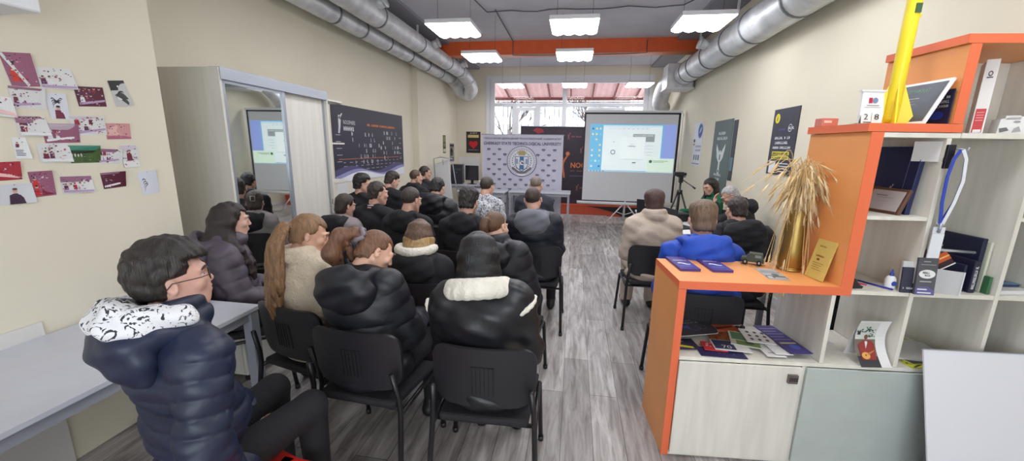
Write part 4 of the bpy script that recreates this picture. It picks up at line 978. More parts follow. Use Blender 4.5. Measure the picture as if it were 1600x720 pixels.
MB().box((-.19, -.02, .10), (.19, .02, .48), pcm, bev=.006).build('housing', t); MB().box((-.175, -.023, .115), (.175, -.02, .465), mat('monitor_glass', (56, 58, 66), .1)).build('panel', t); MB().box((-.1, -.09, 0), (.1, .09, .012), pcm).box((-.03, .0, .01), (.03, .04, .2), pcm).build('stand', t)
t = thing('printer', 'small black printer at the right end of the computer desk', 'printer', (-2.12, 10.05, .75)); MB().box((-.2, -.17, 0), (.2, .17, .15), pcm, bev=.012).build('body', t); MB().box((-.15, -.2, .02), (.15, -.16, .05), mat('computer_front', (44, 44, 50), .3)).build('paper_tray', t)
t = thing('paper_cup', 'white cup on the computer desk between the monitor and printer', 'cup', (-2.38, 9.92, .75)); MB().lathe([(0, 0), (.035, 0), (.045, .11), (.042, .11), (.033, .006), (0, .006)], W_(226), 20).build('cup_body', t)

# ------------------------------------------------------------------ camera tripod and laptops
tm = mat('tripod_black', (30, 30, 33), .4)
tp = thing('camera_tripod', 'black photo tripod standing beside the projection screen', 'tripod', (1.72, 6.75, 0))
MB().tube([(0, 0, .55), (0, 0, 1.22)], .016, tm, 10).build('centre_column', tp)
for i in range(3):
    q = 2.2+i*2.094; c_, s_ = math.cos(q), math.sin(q)
    MB().tube([(.03*c_, .03*s_, 1.04), (.21*c_, .21*s_, .55), (.33*c_, .33*s_, .01)], [.015, .012, .009], tm, 8).build('leg', tp); MB().tube([(0, 0, .72), (.14*c_, .14*s_, .72)], .006, tm, 6).build('brace', tp)
MB().tube([(0, 0, 1.02), (0, 0, 1.08)], .045, tm, 12).build('shoulder', tp)
MB().box((-.03, -.04, 1.2), (.03, .04, 1.29), tm, bev=.008).box((-.06, -.05, 1.29), (.06, .05, 1.305), tm).build('pan_head', tp); MB().tube([(.02, -.02, 1.25), (.15, -.1, 1.16), (.20, -.13, 1.12)], [.007, .007, .015], tm, 8).build('handle', tp)
vc = thing('camcorder', 'small black camera mounted on top of the photo tripod', 'camera', (1.71, 6.75, 1.306)); MB().box((-.10, -.03, 0), (.05, .03, .065), tm, bev=.01).build('camera_body', vc); MB().tube([(.05, 0, .032), (.085, 0, .032)], .026, tm, 14).build('lens', vc)
def laptop(label, x, y, rz, op=100, w=.36):
    t = thing('laptop', label, 'laptop', (x, y, .75), rz); a = w/2
    MB().box((-a, -.12, 0), (a, .12, .018), tm, bev=.004).build('keyboard_base', t)
    M = TR((0, .12, .015), (R_(90-op), 0, 0)); lid = MB().box((-a, 0, 0), (a, .008, .24), mat('laptop_lid', (36, 38, 44), .3), bev=.003, M=M).build('screen_lid', t)
    MB().box((-a+.015, -.002, .015), (a-.015, 0, .225), mat('laptop_display', (120, 140, 170), .15), M=M).build('display', t); return t
laptop('open black laptop seen from behind, left of the woman in green', 1.36, 5.22, R_(112))
laptop('open laptop with dark lid hidden behind the head in front of the screen', 1.18, 6.05, R_(150))
t = thing('projector', 'dark box shaped projector standing on the laptop table', 'projector', (1.46, 5.72, .75), .2); MB().box((-.14, -.11, .01), (.14, .11, .11), tm, bev=.012).build('case', t); MB().tube([(-.05, .11, .06), (-.05, .14, .06)], .035, mat('lens_glass', (60, 66, 90), .05), 16).build('lens', t)
tag(MB().box((-.15, -.2, 0), (.15, .2, .003), W_(228)).build('paper_sheet', M=TR((1.32, 4.98, .751), (0, 0, .3))), 'white paper lying at the near end of the laptop table', 'paper')
BEFORE = set(bpy.data.objects)
# ------------------------------------------------------------------ orange and pale shelving unit, right foreground
Y0, Y1 = 2.07, 2.50
ora = mat('orange_laminate_face', (234, 158, 94), .45, var=.03, scale=3); orb = mat('orange_edge_band', (230, 112, 72), .45)
ash = mat('white_ash_board', (222, 218, 208), .5, var=.06, scale=3, stretch=(7, 7, .7), bump=.02)
gra = mat('grey_green_front', (182, 190, 186), .5, var=.03)
su = thing('shelving_unit', 'open shelving unit of pale boards with stepped orange panels and cupboard doors', 'shelving unit', (0, 0, 0))
def panel(name, x0, z0, x1, z1, m=ash, ya=Y0, yb=Y1, edge=None):
    b = MB().box((x0, ya+(.002 if edge else 0), z0), (x1, yb, z1), m)
    if edge: b.box((x0-.0005, ya, z0-.0005), (x1+.0005, ya+.003, z1+.0005), edge)
    return b.build(name, su)
def opanel(name, x0, z0, x1, z1, bandside=None):
    b = MB().box((x0, Y0+.003, z0), (x1, Y1, z1), ora).box((x0, Y0, z0), (x1, Y0+.003, z1), orb)
    if bandside == 'left': b.box((x0-.001, Y0, z1-.036 if z1-z0 < .1 else z0), (x0+.001, Y1, z1), orb)
    return b.build(name, su)
opanel('orange_side_panel', .575, 0, .615, 1.004); opanel('orange_top_panel', .575, 1.006, 1.374, 1.05, 'left')
opanel('orange_side_panel', 1.374, 1.006, 1.430, 1.818); opanel('orange_top_panel', 1.355, 1.82, 1.765, 1.858, 'left')
opanel('orange_side_panel', 1.715, 1.86, 1.760, 2.203); opanel('orange_top_panel', 1.70, 2.205, 2.345, 2.243, 'left')
panel('base_panel', .617, .0, 2.345, .028, ya=Y0+.004); panel('shelf_board', .617, .60, 2.345, .622)
panel('upright_board', 1.262, .03, 1.284, .598, ya=Y0+.002); panel('upright_board', 1.95, .03, 1.972, .598, ya=Y0+.002); panel('upright_board', 2.325, 1.82, 2.345, 2.203, ya=Y0+.002); panel('upright_board', 2.325, .624, 2.345, 1.793, ya=Y0+.002)
panel('upright_board', 1.342, .624, 1.362, 1.004, ya=Y0+.002); panel('upright_board', 1.710, .624, 1.730, 1.793, ya=Y0+.001); panel('upright_board', 2.105, .624, 2.125, 1.793, ya=Y0+.001)
panel('shelf_board', 1.432, 1.014, 1.708, 1.035, ya=Y0+.003); panel('shelf_board', 1.732, 1.014, 2.103, 1.035, ya=Y0+.003); panel('shelf_board', 1.432, 1.402, 1.708, 1.420, ya=Y0+.003); panel('shelf_board', 2.127, 1.014, 2.323, 1.035, ya=Y0+.003); panel('shelf_board', 2.127, 1.412, 2.323, 1.430, ya=Y0+.003); panel('shelf_board', 1.767, 1.795, 2.345, 1.818); panel('shelf_board', 1.432, 1.795, 1.765, 1.817, ya=Y0+.002)
panel('back_board', .618, .03, 1.260, .598, ya=Y1-.01); panel('back_board', 1.286, .03, 2.323, .598, ya=Y1-.01)
panel('back_board', 1.732, .624, 2.323, 1.793, ya=Y1-.012); panel('back_board', 1.432, 1.037, 1.708, 1.793, ya=Y1-.012); panel('back_board', 1.762, 1.82, 2.323, 2.203, ya=Y1-.012)
dr = MB().box((.617, Y0-.016, .022), (1.252, Y0-.001, .597), ash, bev=.002).build('door', su)
kn = MB().box((1.182, Y0-.032, .510), (1.232, Y0-.016, .560), mat('knob_pewter', (128, 118, 116), .35, metal=.7), bev=.002)
for i in range(4):
    for j in range(4):
        if (i*3+j*5) % 3: kn.box((1.186+i*.0115, Y0-.0345, .514+j*.0115), (1.194+i*.0115, Y0-.031, .522+j*.0115), mat('knob_dark', (60, 52, 52), .5))
kn.build('knob', dr)
d2_ = MB().box((1.278, Y0-.016, .022), (1.958, Y0-.001, .597), gra, bev=.002).build('door', su)
MB().box((1.962, Y0-.016, .022), (2.343, Y0-.001, .597), gra, bev=.002).build('door', su)

def flat_print(name, label, cat, x, y, z, w, h, base, rz, draw, t=.002, group=None):
    """printed matter lying flat: built upright then laid down"""
    m = MB().box((-w/2, -t, -h/2), (w/2, 0, h/2), base); draw(m, -t-.0006)
    o = m.build(name, M=TR((x, y, z+.0005), (0, 0, rz)) @ Matrix.Rotation(-math.pi/2, 4, 'X')); return tag(o, label, cat, group)
navy = ink(42, 44, 104); purp = ink(70, 52, 128)
def card(m, y):
    m.decal([(-.05, -.09), (.05, -.09), (.05, -.01), (-.05, -.04)], ink(60, 60, 150), y=y)
    m.scrib(8, -.04, .035, .04, .05, W_(225), y=y-.0004).rect(-.035, .06, .02, .066, ink(150, 150, 210), y=y-.0004)
    m.decal([(-.035, -.012), (-.02, .0), (.0, -.008), (.02, -.03), (.036, -.032), (.03, -.045), (.004, -.04), (-.012, -.022), (-.03, -.022)], W_(228), y=y-.0004); m.rect(-.04, -.075, .03, -.07, ink(150, 150, 210), y=y-.0004)
for nm, x, y, lab in (('flyer_stack', .69, 2.375, 'stack of dark blue flyers at the left corner of the orange top'), ('flyer_stack', .868, 2.375, 'second stack of dark blue flyers, nearer the toy car')):
    flat_print(nm, lab, 'flyers', x, y, 1.05, .112, .255, purp, .03, card, t=.014)
def gflyer(m, y):
    m.rect(-.05, -.08, .05, -.035, W_(80), y=y).rect(-.045, -.078, -.02, -.05, W_(200), y=y-.0004).rect(-.01, -.078, .045, -.06, W_(190), y=y-.0004).rect(-.05, .02, .05, .03, W_(110), y=y-.0004).disc(.01, -.015, .018, W_(90), y=y-.0004).scrib(4, -.04, .045, .03, .06, W_(110), y=y)
flat_print('grey_flyer', 'grey flyer lying on the orange top before the brass vase', 'flyer', 1.135, 2.25, 1.05, .105, .20, W_(172), -.12, gflyer)
# toy car
tc_ = thing('toy_car', 'small dark green toy off road car on the orange shelf top', 'toy car', (1.125, 2.445, 1.051), 2.65)
cg = mat('toy_dark_green', (52, 62, 54), .3, metal=.3); cgl = mat('toy_glass', (110, 124, 126), .1); rub = mat('toy_rubber', (24, 24, 24), .8)
MB().prism([(-.052, .014), (.052, .014), (.054, .03), (.03, .034), (.016, .052), (-.048, .052), (-.052, .034)], .05, cg, M=TR((0, -.025, 0))).box((-.056, -.026, .012), (-.05, .026, .022), rub).box((.05, -.026, .012), (.058, .026, .022), rub).box((.018, -.027, .052), (-.046, .027, .054), cg).build('car_body', tc_)
MB().decal([(-.042, .036), (-.012, .036), (-.012, .049), (-.042, .049)], cgl, y=-.0257).decal([(-.008, .036), (.022, .036), (.014, .049), (-.008, .049)], cgl, y=-.0257).add([(.0305, -.021, .036), (.0305, .021, .036), (.0185, .021, .050), (.0185, -.021, .050)], [(0, 1, 2, 3)], cgl).add([(-.042, .0257, .036), (-.012, .0257, .036), (-.012, .0257, .049), (-.042, .0257, .049)], [(3, 2, 1, 0)], cgl).build('car_windows', tc_)
tc_.scale = (1.05, 1.05, 1.3)
for x in (-.034, .034):
    for y in (-.026, .026): MB().tube([(x, y-.006, .0125), (x, y+.006, .0125)], .0125, rub, 16).tube([(x, y-.0065, .0125), (x, y+.0065, .0125)], .006, alu, 10).build('wheel', tc_)
# brass vase
brass = mat('worn_brass', (158, 132, 74), .32, metal=.85, var=.2, scale=6, stretch=(1, 1, .4))
vs_ = thing('brass_shell_vase', 'tall brass shell case used as a vase on the orange top', 'vase', (1.288, 2.36, 1.051))
MB().lathe([(0, 0), (.061, 0), (.063, .006), (.062, .014), (.057, .018), (.057, .022), (.060, .026), (.0585, .12), (.054, .26), (.0515, .35), (.0505, .352), (.0495, .35), (.052, .2), (.055, .03), (0, .03)], brass, 40).build('vase_body', vs_)
wh = mat('dried_wheat', (214, 184, 132), .8, var=.12); wh2 = mat('dried_grass_pale', (222, 200, 158), .8)
rnd = random.Random(11)
vx, vy, vz = 1.288, 2.36, 1.38
dg = thing('dried_grass_bunch', 'bunch of dried wheat and grass drooping out of the brass vase', 'dried plants', (vx, vy, vz-.25))
G = [MB() for _ in range(3)]
def stalk(a, sp, hgt, droop, k, head=True):
    p0 = Vector((rnd.uniform(-.03, .03), rnd.uniform(-.03, .03), .05)); d = Vector((math.cos(a), math.sin(a), 0)); pts = []; n = 9
    for i in range(n+1):
        u = i/n; r = sp*u**1.6; z = .25*min(1, u*2)+hgt*math.sin(u*math.pi/2*1.1)-droop*max(0, u-.45)**2*3.3
        pts.append(p0*(1-u*.3)+d*r+Vector((rnd.uniform(-.004, .004), rnd.uniform(-.004, .004), z)))
    b = G[k % 3]; b.tube(pts, [.0016]*(n+1), wh, 4, cap=False)
    if head:
        e = pts[-1]; dr_ = (pts[-1]-pts[-2]).normalized(); q = [e+dr_*L for L in (0, .02, .05, .075)]; b.tube(q, [.002, .0055, .005, .001], wh2 if k % 2 else wh, 5)
        for j in range(7):
            s = e+dr_*(.01+.009*j); w = (dr_+Vector((rnd.uniform(-.5, .5), rnd.uniform(-.5, .5), rnd.uniform(-.3, .3)))).normalized(); b.tube([s, s+w*rnd.uniform(.03, .07)], [.0011, .0004], wh2, 3, cap=False)
for k in range(165):
    a = rnd.uniform(0, 2*math.pi); stalk(a, rnd.uniform(.02, .13), rnd.uniform(.10, .30), rnd.uniform(.0, .16), k)
for k in range(16): stalk(rnd.uniform(2.2, 5.2), rnd.uniform(.07, .12), .08, rnd.uniform(.30, .55), k)
for k in range(7): stalk(rnd.uniform(2.6, 3.8), rnd.uniform(.16, .26), rnd.uniform(.22, .36), .10, k)
for b, nm in zip(G, ('wheat_stalks', 'grass_stalks', 'seed_heads')): b.build(nm, dg)
# yellow booklet leaning on the orange panel
def curved_book(name, label, cat, M, w, h, cover, draw, bend=.03, t=.006, inner=None):
    m = MB(); n = 10; vs = []
    for i in range(n+1):
        u = i/n; x = w*u; vs += [(x, bend*math.sin(u*math.pi*.5)**2, 0), (x, bend*math.sin(u*math.pi*.5)**2, h)]
    k = len(vs); m.add(vs+[(a, b+t, c) for a, b, c in vs], [(2*i, 2*i+2, 2*i+3, 2*i+1) for i in range(n)]+[(k+2*i+1, k+2*i+3, k+2*i+2, k+2*i) for i in range(n)]+[(2*i+1, 2*i+3, k+2*i+3, k+2*i+1) for i in range(n)]+[(2*i+2, 2*i, k+2*i, k+2*i+2) for i in range(n)]+[(1, 0, k, k+1)[::-1], (2*n, 2*n+1, k+2*n+1, k+2*n)[::-1]], cover, False)
    a = len(m.v); draw(m, 0); m.warp(lambda x, y, z: (x, y+bend*math.sin(min(1, max(0, x/w))*math.pi*.5)**2-.001, z), a)
    return tag(m.build(name, M=M), label, cat)
def ybook(m, y):
    br_ = ink(120, 84, 40); m.scrib(7, .03, .175, .075, .182, br_, y=y).scrib(9, .025, .12, .085, .13, ink(160, 70, 50), y=y).rect(.04, .10, .06, .112, br_, y=y)
    for j in range(4): m.rect(.02+.005*(j % 2), .085-j*.012, .10-.01*(j % 3), .087-j*.012, br_, y=y)
curved_book('yellow_booklet', 'old yellow booklet leaning against the orange upright', 'booklet', TR((1.315, 2.262, 1.0515), (0, 0, R_(-82))) @ Matrix.Rotation(R_(-13), 4, 'X'), .128, .215, ink(206, 178, 96), ybook, -.012, .008)

# --- top step: calendar, rocket, certificate, booklet, small box
cal = thing('desk_calendar', 'white desk calendar showing 28 on the middle orange shelf', 'calendar', (1.405, 2.13, 1.859), R_(4))
MB().prism([(-.05, 0), (.05, 0), (.056, .045), (.05, .15), (-.05, .15), (-.056, .045)], .012, W_(232), M=TR((0, 0, 0), (R_(-6), 0, 0))).box((-.06, .012, .148), (.06, .03, .156), W_(226)).box((-.05, .03, 0), (.05, .06, .004), W_(215)).build('calendar_body', cal)
cmx = TR((0, -.0015, 0), (R_(-6), 0, 0)); c_ = MB().text('2', -.038, .018, -.018, .045, W_(44), M=cmx).text('8', .012, .018, .034, .045, W_(44), M=cmx).rect(-.002, .01, 0, .05, W_(120), M=cmx)
c_.rect(-.02, .095, -.004, .12, ink(186, 40, 70), M=cmx).disc(.01, .108, .013, ink(120, 140, 170), M=cmx).rect(-.03, .083, .03, .086, W_(110), M=cmx).rect(-.04, .074, .038, .076, W_(140), M=cmx).rect(-.04, .004, .0, .008, W_(60), M=cmx).decal([(-.062, 0), (-.05, .0), (-.052, .04)], W_(70), M=cmx); c_.build('numbers', cal)
rk = thing('yellow_model_rocket', 'yellow model rocket with triangular fins standing on the orange shelf', 'model rocket', (1.545, 2.20, 1.859))
yel = mat('rocket_yellow', (236, 212, 40), .4, var=.04)
MB().lathe([(0, .01), (.026, .01), (.029, .03), (.029, .56), (.028, .62), (.026, .72), (.018, .82), (0, .88)], yel, 28).build('rocket_body', rk)
for i in range(4):
    M = Matrix.Rotation(-.45+i*math.pi/2, 4, 'Z'); MB().prism([(.0, .0), (.095, .0), (.090, .012), (.024, .20), (.0, .20)], .006, yel, M=M @ TR((0, -.003, 0))).build('fin', rk)
MB().box((-.012, -.033, .50), (.012, -.027, .54), ink(60, 90, 60)).build('strip', rk); MB().box((.026, -.004, .49), (.042, .004, .502), yel).build('lug', rk)
ce = thing('framed_certificate', 'certificate in a white frame leaning beside the yellow rocket', 'certificate', (1.600, 2.085, 1.859), R_(-90))
CM = TR((0, 0, 0), (R_(-24), 0, 0))
# local x runs away from the viewer along the orange side panel (front faces -x of the room)
MB().box((-.29, -.0, 0), (.0, .012, .225), mat('frame_white', (232, 232, 236), .35), bev=.002, M=CM).build('frame', ce)
c_ = MB().rect(-.278, .014, -.012, .211, ink(72, 78, 92), M=CM).text('СЕРТИФІКАТ', -.21, .165, -.08, .185, ink(110, 160, 120), M=CM).rect(-.18, .135, -.11, .139, W_(205), M=CM).rect(-.19, .12, -.10, .124, W_(205), M=CM).rect(-.20, .105, -.11, .109, W_(205), M=CM).rect(-.25, .06, -.2, .063, W_(190), M=CM).rect(-.25, .045, -.12, .048, W_(150), M=CM).rect(-.27, .165, -.25, .185, ink(150, 60, 70), M=CM).rect(-.25, .014, -.1, .04, ink(96, 92, 84), M=CM).rect(-.278, .014, -.27, .211, ink(90, 60, 70), M=CM)
c_.build('certificate_sheet', ce)
nb = thing('navy_booklet', 'dark navy booklet behind the framed certificate', 'booklet', (1.698, 2.078, 1.859), R_(-90))
MB().box((-.20, 0, 0), (0, .006, .155), ink(28, 24, 58)).build('cover', nb); MB().scrib(10, -.10, .115, -.01, .128, W_(200), y=-.0015).scrib(13, -.12, .095, -.01, .108, W_(190), y=-.0015).scrib(7, -.09, .075, -.01, .088, W_(170), y=-.0015).disc(-.06, .04, .035, ink(36, 56, 150), y=-.001, rz=.02).build('cover_print', nb)
t = thing('small_red_box', 'small pinkish red box at the left end of the middle orange top', 'box', (1.405, 2.44, 1.859)); MB().box((-.04, -.03, 0), (.045, .03, .045), ink(206, 120, 108), bev=.003).build('box_body', t); MB().rect(-.03, .02, .01, .032, ink(236, 200, 190), y=-.0315).build('box_label', t)
bi = thing('ring_binder', 'tall white and red binder standing in the top cell', 'binder', (1.965, 2.225, 1.819), R_(-40))
bi.scale = (.62, .85, 1)
MB().box((-.035, -.12, 0), (.035, .11, .335), mat('binder_white', (228, 226, 224), .35), bev=.003).build('cover', bi)
b_ = MB().rect(-.027, .006, .025, .115, ink(196, 60, 62), y=-.1215).rect(-.02, .006, .02, .02, W_(225), y=-.122).ring(0, .272, .007, .012, ink(90, 50, 60), y=-.122).rect(-.016, .252, .016, .258, W_(90), y=-.122)
for j in range(4): b_.rect(-.02, .06+j*.012, .018, .064+j*.012, ink(224, 150, 150), y=-.122)
b_.build('spine_label', bi)
sb = thing('small_white_carton', 'small crumpled white carton in the top cell at the picture edge', 'carton', (2.10, 2.19, 1.819), R_(-25)); MB().prism([(-.05, 0), (.05, 0), (.052, .06), (.03, .085), (-.045, .075)], .08, W_(226)).box((-.03, .0, .07), (.02, .05, .09), W_(220)).build('carton_body', sb); MB().decal([(-.04, .01), (-.01, .02), (-.02, .035), (-.045, .03)], W_(110)).disc(.01, .06, .012, W_(150), rz=.006).decal([(.0, .01), (.03, .015), (.02, .04), (.005, .03)], W_(160)).build('carton_print', sb)

# --- middle cells
nx = thing('navy_gift_box', 'dark navy box leaning in the upper cell behind the plaque', 'box', (1.658, 2.295, 1.421), R_(-90))
NM = TR((0, 0, 0), (R_(-4), 0, 0)); MB().box((-.105, 0, 0), (.155, .024, .335), ink(28, 36, 78), bev=.003, M=NM).box((.10, -.001, 0), (.103, .0, .325), ink(80, 90, 130), M=NM).build('box_body', nx)
b_ = MB(); fig(b_, .035, .115, .05, W_(200), -.002); b_.text('NOOSPHERE', .055, .105, .125, .118, W_(205), y=-.002).rect(.055, .097, .11, .099, W_(170)); b_.warp(lambda x, y, z: NM @ Vector((x, y, z))); b_.build('box_print', nx)
pl = thing('award_plaque', 'brown wooden plaque with a silver plate in front of the navy box', 'plaque', (1.585, 2.235, 1.421), R_(-84))
PM = TR((0, 0, .0), (R_(-20), 0, 0)); MB().box((-.075, 0, 0), (.125, .018, .135), mat('plaque_walnut', (96, 66, 52), .4), bev=.004, M=PM).build('wooden_board', pl)
b_ = MB().box((-.06, -.002, .015), (.11, .0, .12), mat('silver_plate', (214, 214, 218), .25, metal=.4), M=PM); b_.rect(-.03, .09, .03, .095, W_(110), M=PM, y=-.003).rect(-.02, .08, .07, .083, W_(140), M=PM, y=-.003).rect(.0, .06, .05, .063, W_(150), M=PM, y=-.003).build('silver_plate', pl)
tag(MB().box((-.05, -.001, 0), (.05, .001, .095), W_(214)).build('note_paper', M=TR((1.685, 2.13, 1.685), (0, 0, R_(-62)))), 'small white note stuck on the upright beside the lanyards', 'note')
# lanyards on a hook, badges
hk = thing('wall_hook', 'black clip and metal hook on the edge of the upright board', 'hook', (1.722, 2.068, 1.735)); MB().box((-.012, -.012, -.08), (.022, 0, .03), mat('clip_black', (26, 26, 40), .4), bev=.002).box((-.02, -.016, -.05), (.0, -.008, -.03), mat('clip_black', (26, 26, 40), .4)).build('clip', hk); MB().tube([(.02, -.005, .01), (.045, -.02, .01), (.05, -.035, .0), (.05, -.04, .018)], .003, alu, 8).build('hook_wire', hk)
def strap(pts, w, m, name, par):
    b = MB(); vs = []
    for i, p in enumerate(pts):
        p = Vector(p); q = Vector(pts[min(i+1, len(pts)-1)])-Vector(pts[max(i-1, 0)]); sd = Vector((q.z, 0, -q.x)).normalized()*w/2; vs += [p-sd, p+sd]
    n = len(pts)-1; fs = [(2*i, 2*i+1, 2*i+3, 2*i+2) for i in range(n)]; k = len(vs)
    b.add(vs+[v+Vector((0, .0015, 0)) for v in vs], fs+[tuple(k+j for j in f)[::-1] for f in fs], m, True); return b.build(name, par)
blue = ink(46, 70, 176); wst = ink(222, 224, 232)
for lab, dx, dy_, z1, cols_ in (('blue and white lanyard hanging on the hook, nearer one with a badge holder', 0., 0., 1.30, (blue, wst)), ('second lanyard hanging on the same hook, its blue strap to the right', .010, .012, 1.33, (wst, blue))):
    yy = 2.030+dy_; ly = thing('lanyard', lab, 'lanyard', (0, 0, 0))
    strap([(1.742+dx, yy, 1.742), (1.722+dx, yy, 1.70), (1.712+dx, yy, 1.62), (1.716+dx, yy, 1.50), (1.732, yy, 1.395)], .015, cols_[0], 'strap', ly)
    strap([(1.748+dx, yy-.004, 1.742), (1.770+dx, yy-.004, 1.70), (1.778+dx, yy-.006, 1.60), (1.764+dx, yy-.005, 1.50), (1.738, yy-.003, 1.395)], .015, cols_[1], 'strap', ly)
    MB().tube([(1.735, yy, 1.40), (1.732, yy, z1+.055)], .006, alu, 8).box((1.705+dx, yy-.003, z1-.07), (1.758+dx, yy+.002, z1+.05), mat('badge_plastic', (222, 226, 232), .15)).build('badge_holder', ly)
# leaflet holder stack, books, glue
lf = thing('leaflet_rack', 'dark grey leaflets with a white oval standing at the cell edge', 'leaflets', (1.735, 2.055, 1.036), R_(-4))
LM = TR((0, 0, 0), (R_(-5), 0, 0))
MB().box((-.03, -.012, 0), (.055, 0, .185), ink(84, 84, 92), M=LM).box((-.075, .01, 0), (-.01, .02, .13), ink(50, 50, 70), M=LM).box((-.072, .02, .0), (-.0, .03, .16), W_(200), M=LM).build('leaflet_pack', lf)
def dk(b): b.warp(lambda x, y, z: LM @ Vector((x, y, z))); return b
dk(MB().disc(.012, .105, .036, W_(232), y=-.0135, rz=.022).scrib(5, -.008, .107, .022, .117, W_(60), y=-.015).scrib(4, .002, .094, .026, .103, W_(60), y=-.015).rect(-.015, .065, .035, .070, W_(180), y=-.0135).decal([(-.03, .0), (.055, .0), (.055, .02), (.02, .045), (-.03, .035)], ink(96, 92, 150), y=-.0135).rect(-.022, .025, .02, .031, W_(225), y=-.0145).rect(-.02, .15, .045, .154, W_(150), y=-.0135).rect(-.01, .165, .02, .170, W_(160), y=-.0135).rect(-.02, .008, .04, .014, W_(225), y=-.0145).scrib(10, -.068, .02, -.016, .03, W_(210), y=.0085)).build('leaflet_print', lf)
def book(label, x, y, rz, w, d, h, cov, z=1.036, lean=0., spine=None):
    t = thing('book', label, 'book', (x, y, z), rz, 'books in the wide shelf cell'); M = TR((0, 0, 0), (0, R_(lean), 0))
    MB().box((0, 0, 0), (w, d, h), cov, bev=.002, M=M).build('cover', t); MB().box((.003, .004, .004), (w-.003, d+.0015, h-.003) , W_(224), M=M).build('pages', t)
    if spine: 
        b = MB(); b.scrib(18, 0, 0, spine[1], w*.5, W_(214)); b.warp(lambda x, y, z: M @ Vector((w*.72-z, -.0015, .02+x))); b.build('spine_text', t)
    return t
book('large navy book standing at the back of the cell', 2.052, 2.135, R_(0), .022, .23, .275, ink(30, 34, 62))
book('pale cream book edge right of the large navy book', 2.082, 2.125, R_(0), .012, .2, .26, ink(208, 210, 190))
book('dark book with white spine lettering on its spine', 2.010, 2.105, R_(0), .030, .19, .165, ink(30, 32, 58), spine=(18, .12))
book('narrow black notebook leaning against the dark book with spine lettering', 1.990, 2.12, R_(0), .012, .16, .14, ink(36, 40, 70), lean=-3)
book('small green book at the right end of the row', 2.082, 2.09, R_(0), .014, .03, .09, ink(60, 110, 74))
mg = curved_book('magazine', 'folded magazine with an orange striped cover lying across the books', 'magazine', TR((1.775, 2.10, 1.105), (R_(-30), R_(-24), R_(8))), .20, .115, ink(52, 30, 42), lambda m, y: (m.rect(.0, .03, .2, .07, ink(190, 84, 40)), m.rect(.0, .045, .2, .052, ink(236, 190, 110), y=-.002), m.rect(0, .0, .2, .006, W_(220), y=-.002)), .02, .006)
for k_, (lab, a, b) in enumerate((('silver pen lying on top of the orange striped magazine', (1.79, 2.12, 1.20), (1.93, 2.2, 1.26)), ('pale grey ruler lying across the large navy book', (1.76, 2.08, 1.262), (2.03, 2.14, 1.238)))):
    t = MB().tube([a, b], .004 if k_ == 0 else .007, mat('pen_silver', (190, 194, 204), .25, metal=.5), 8).build('pen' if k_ == 0 else 'ruler'); tag(t, lab, 'pen' if k_ == 0 else 'ruler')
curved_book('grey_folder', 'grey open folder standing below the orange striped magazine', 'folder', TR((1.80, 2.12, 1.036), (0, 0, R_(-8))), .13, .12, W_(190), lambda m, y: m.rect(.125, 0, .13, .12, W_(228)), -.05, .004)
gb = thing('glue_bottle', 'white glue bottle with a blue cap in the lower middle cell', 'glue bottle', (1.655, 2.13, 1.036)); MB().lathe([(0, 0), (.022, 0), (.023, .01), (.023, .05), (.018, .062), (.010, .068), (0, .068)], W_(232), 20).build('bottle_body', gb); MB().lathe([(.009, .066), (.009, .078), (.004, .09), (.003, .102), (0, .102)], ink(52, 74, 168), 14).build('cap', gb); MB().disc(0, .032, .013, ink(56, 80, 170), y=-.0235, n=16).build('label', gb)
for lab, a, b, m_ in (('blue pen lying in front of the glue bottle', (1.575, 2.23, 1.041), (1.645, 2.095, 1.041), ink(44, 50, 160)), ('thin red pen lying at the left of the glue bottle cell', (1.50, 2.24, 1.041), (1.56, 2.15, 1.041), ink(190, 60, 80))):
    tag(MB().tube([a, b], .0045, m_, 8).build('pen'), lab, 'pen')
tag(MB().prism([(0, 0), (.05, .0), (.055, .012), (.03, .02), (.012, .05), (0, .055)], .02, blk, M=TR((1.455, 2.10, 1.036), (0, 0, .1))).build('stapler'), 'black stapler at the left of the lower middle cell', 'stapler')
flat_print('paper_card', 'small white and maroon card lying in the lower middle cell', 'card', 1.54, 2.17, 1.036, .09, .06, W_(220), .3, lambda m, y: m.rect(-.02, -.01, .02, .02, ink(120, 50, 90), y=y))
t = flat_print('paper_stack', 'stack of papers and blue folders in the right edge cell', 'papers', 2.225, 2.2, 1.036, .17, .2, W_(222), .1, lambda m, y: None, t=.02); t = flat_print('blue_folder', 'dark blue folder on the papers in the right edge cell', 'folder', 2.22, 2.26, 1.057, .17, .2, ink(44, 60, 96), .05, lambda m, y: m.rect(-.1, -.1, .1, -.05, ink(120, 160, 196), y=y), t=.012)
# --- lower cells
pc = thing('photo_calendar', 'curved wall calendar page with a musician in red standing in the lower cell', 'calendar page', (1.585, 2.115, .623), R_(4))
b_ = MB(); n = 12
def pcw(x, y, z): return (x, y-.05*(1-(z/.21))**2*1.2+.02*math.sin(z/.21*3.1)+.0, z)
def strip(x0, z0, x1, z1, m, off=0.):
    vs = []; 
    for i in range(n+1): z = z0+(z1-z0)*i/n; vs += [(x0, off, z), (x1, off, z)]
    b_.add(vs, [(2*i, 2*i+1, 2*i+3, 2*i+2) for i in range(n)], m)
strip(-.05, 0, .112, .235, W_(226)); strip(-.05, 0, .058, .226, ink(206, 208, 204), -.001); strip(-.05, 0, .058, .125, ink(122, 108, 100), -.0015); strip(-.05, 0, .058, .045, ink(58, 56, 62), -.002)
b_.decal([(-.03, .03), (.045, .03), (.05, .10), (.03, .12), (-.005, .12), (-.035, .10)], ink(146, 52, 48), y=-.003).decal([(.0, .05), (.014, .05), (.014, .115), (.0, .115)], W_(214), y=-.0035).disc(.006, .138, .010, ink(120, 78, 62), y=-.0035, rz=.014, n=12)
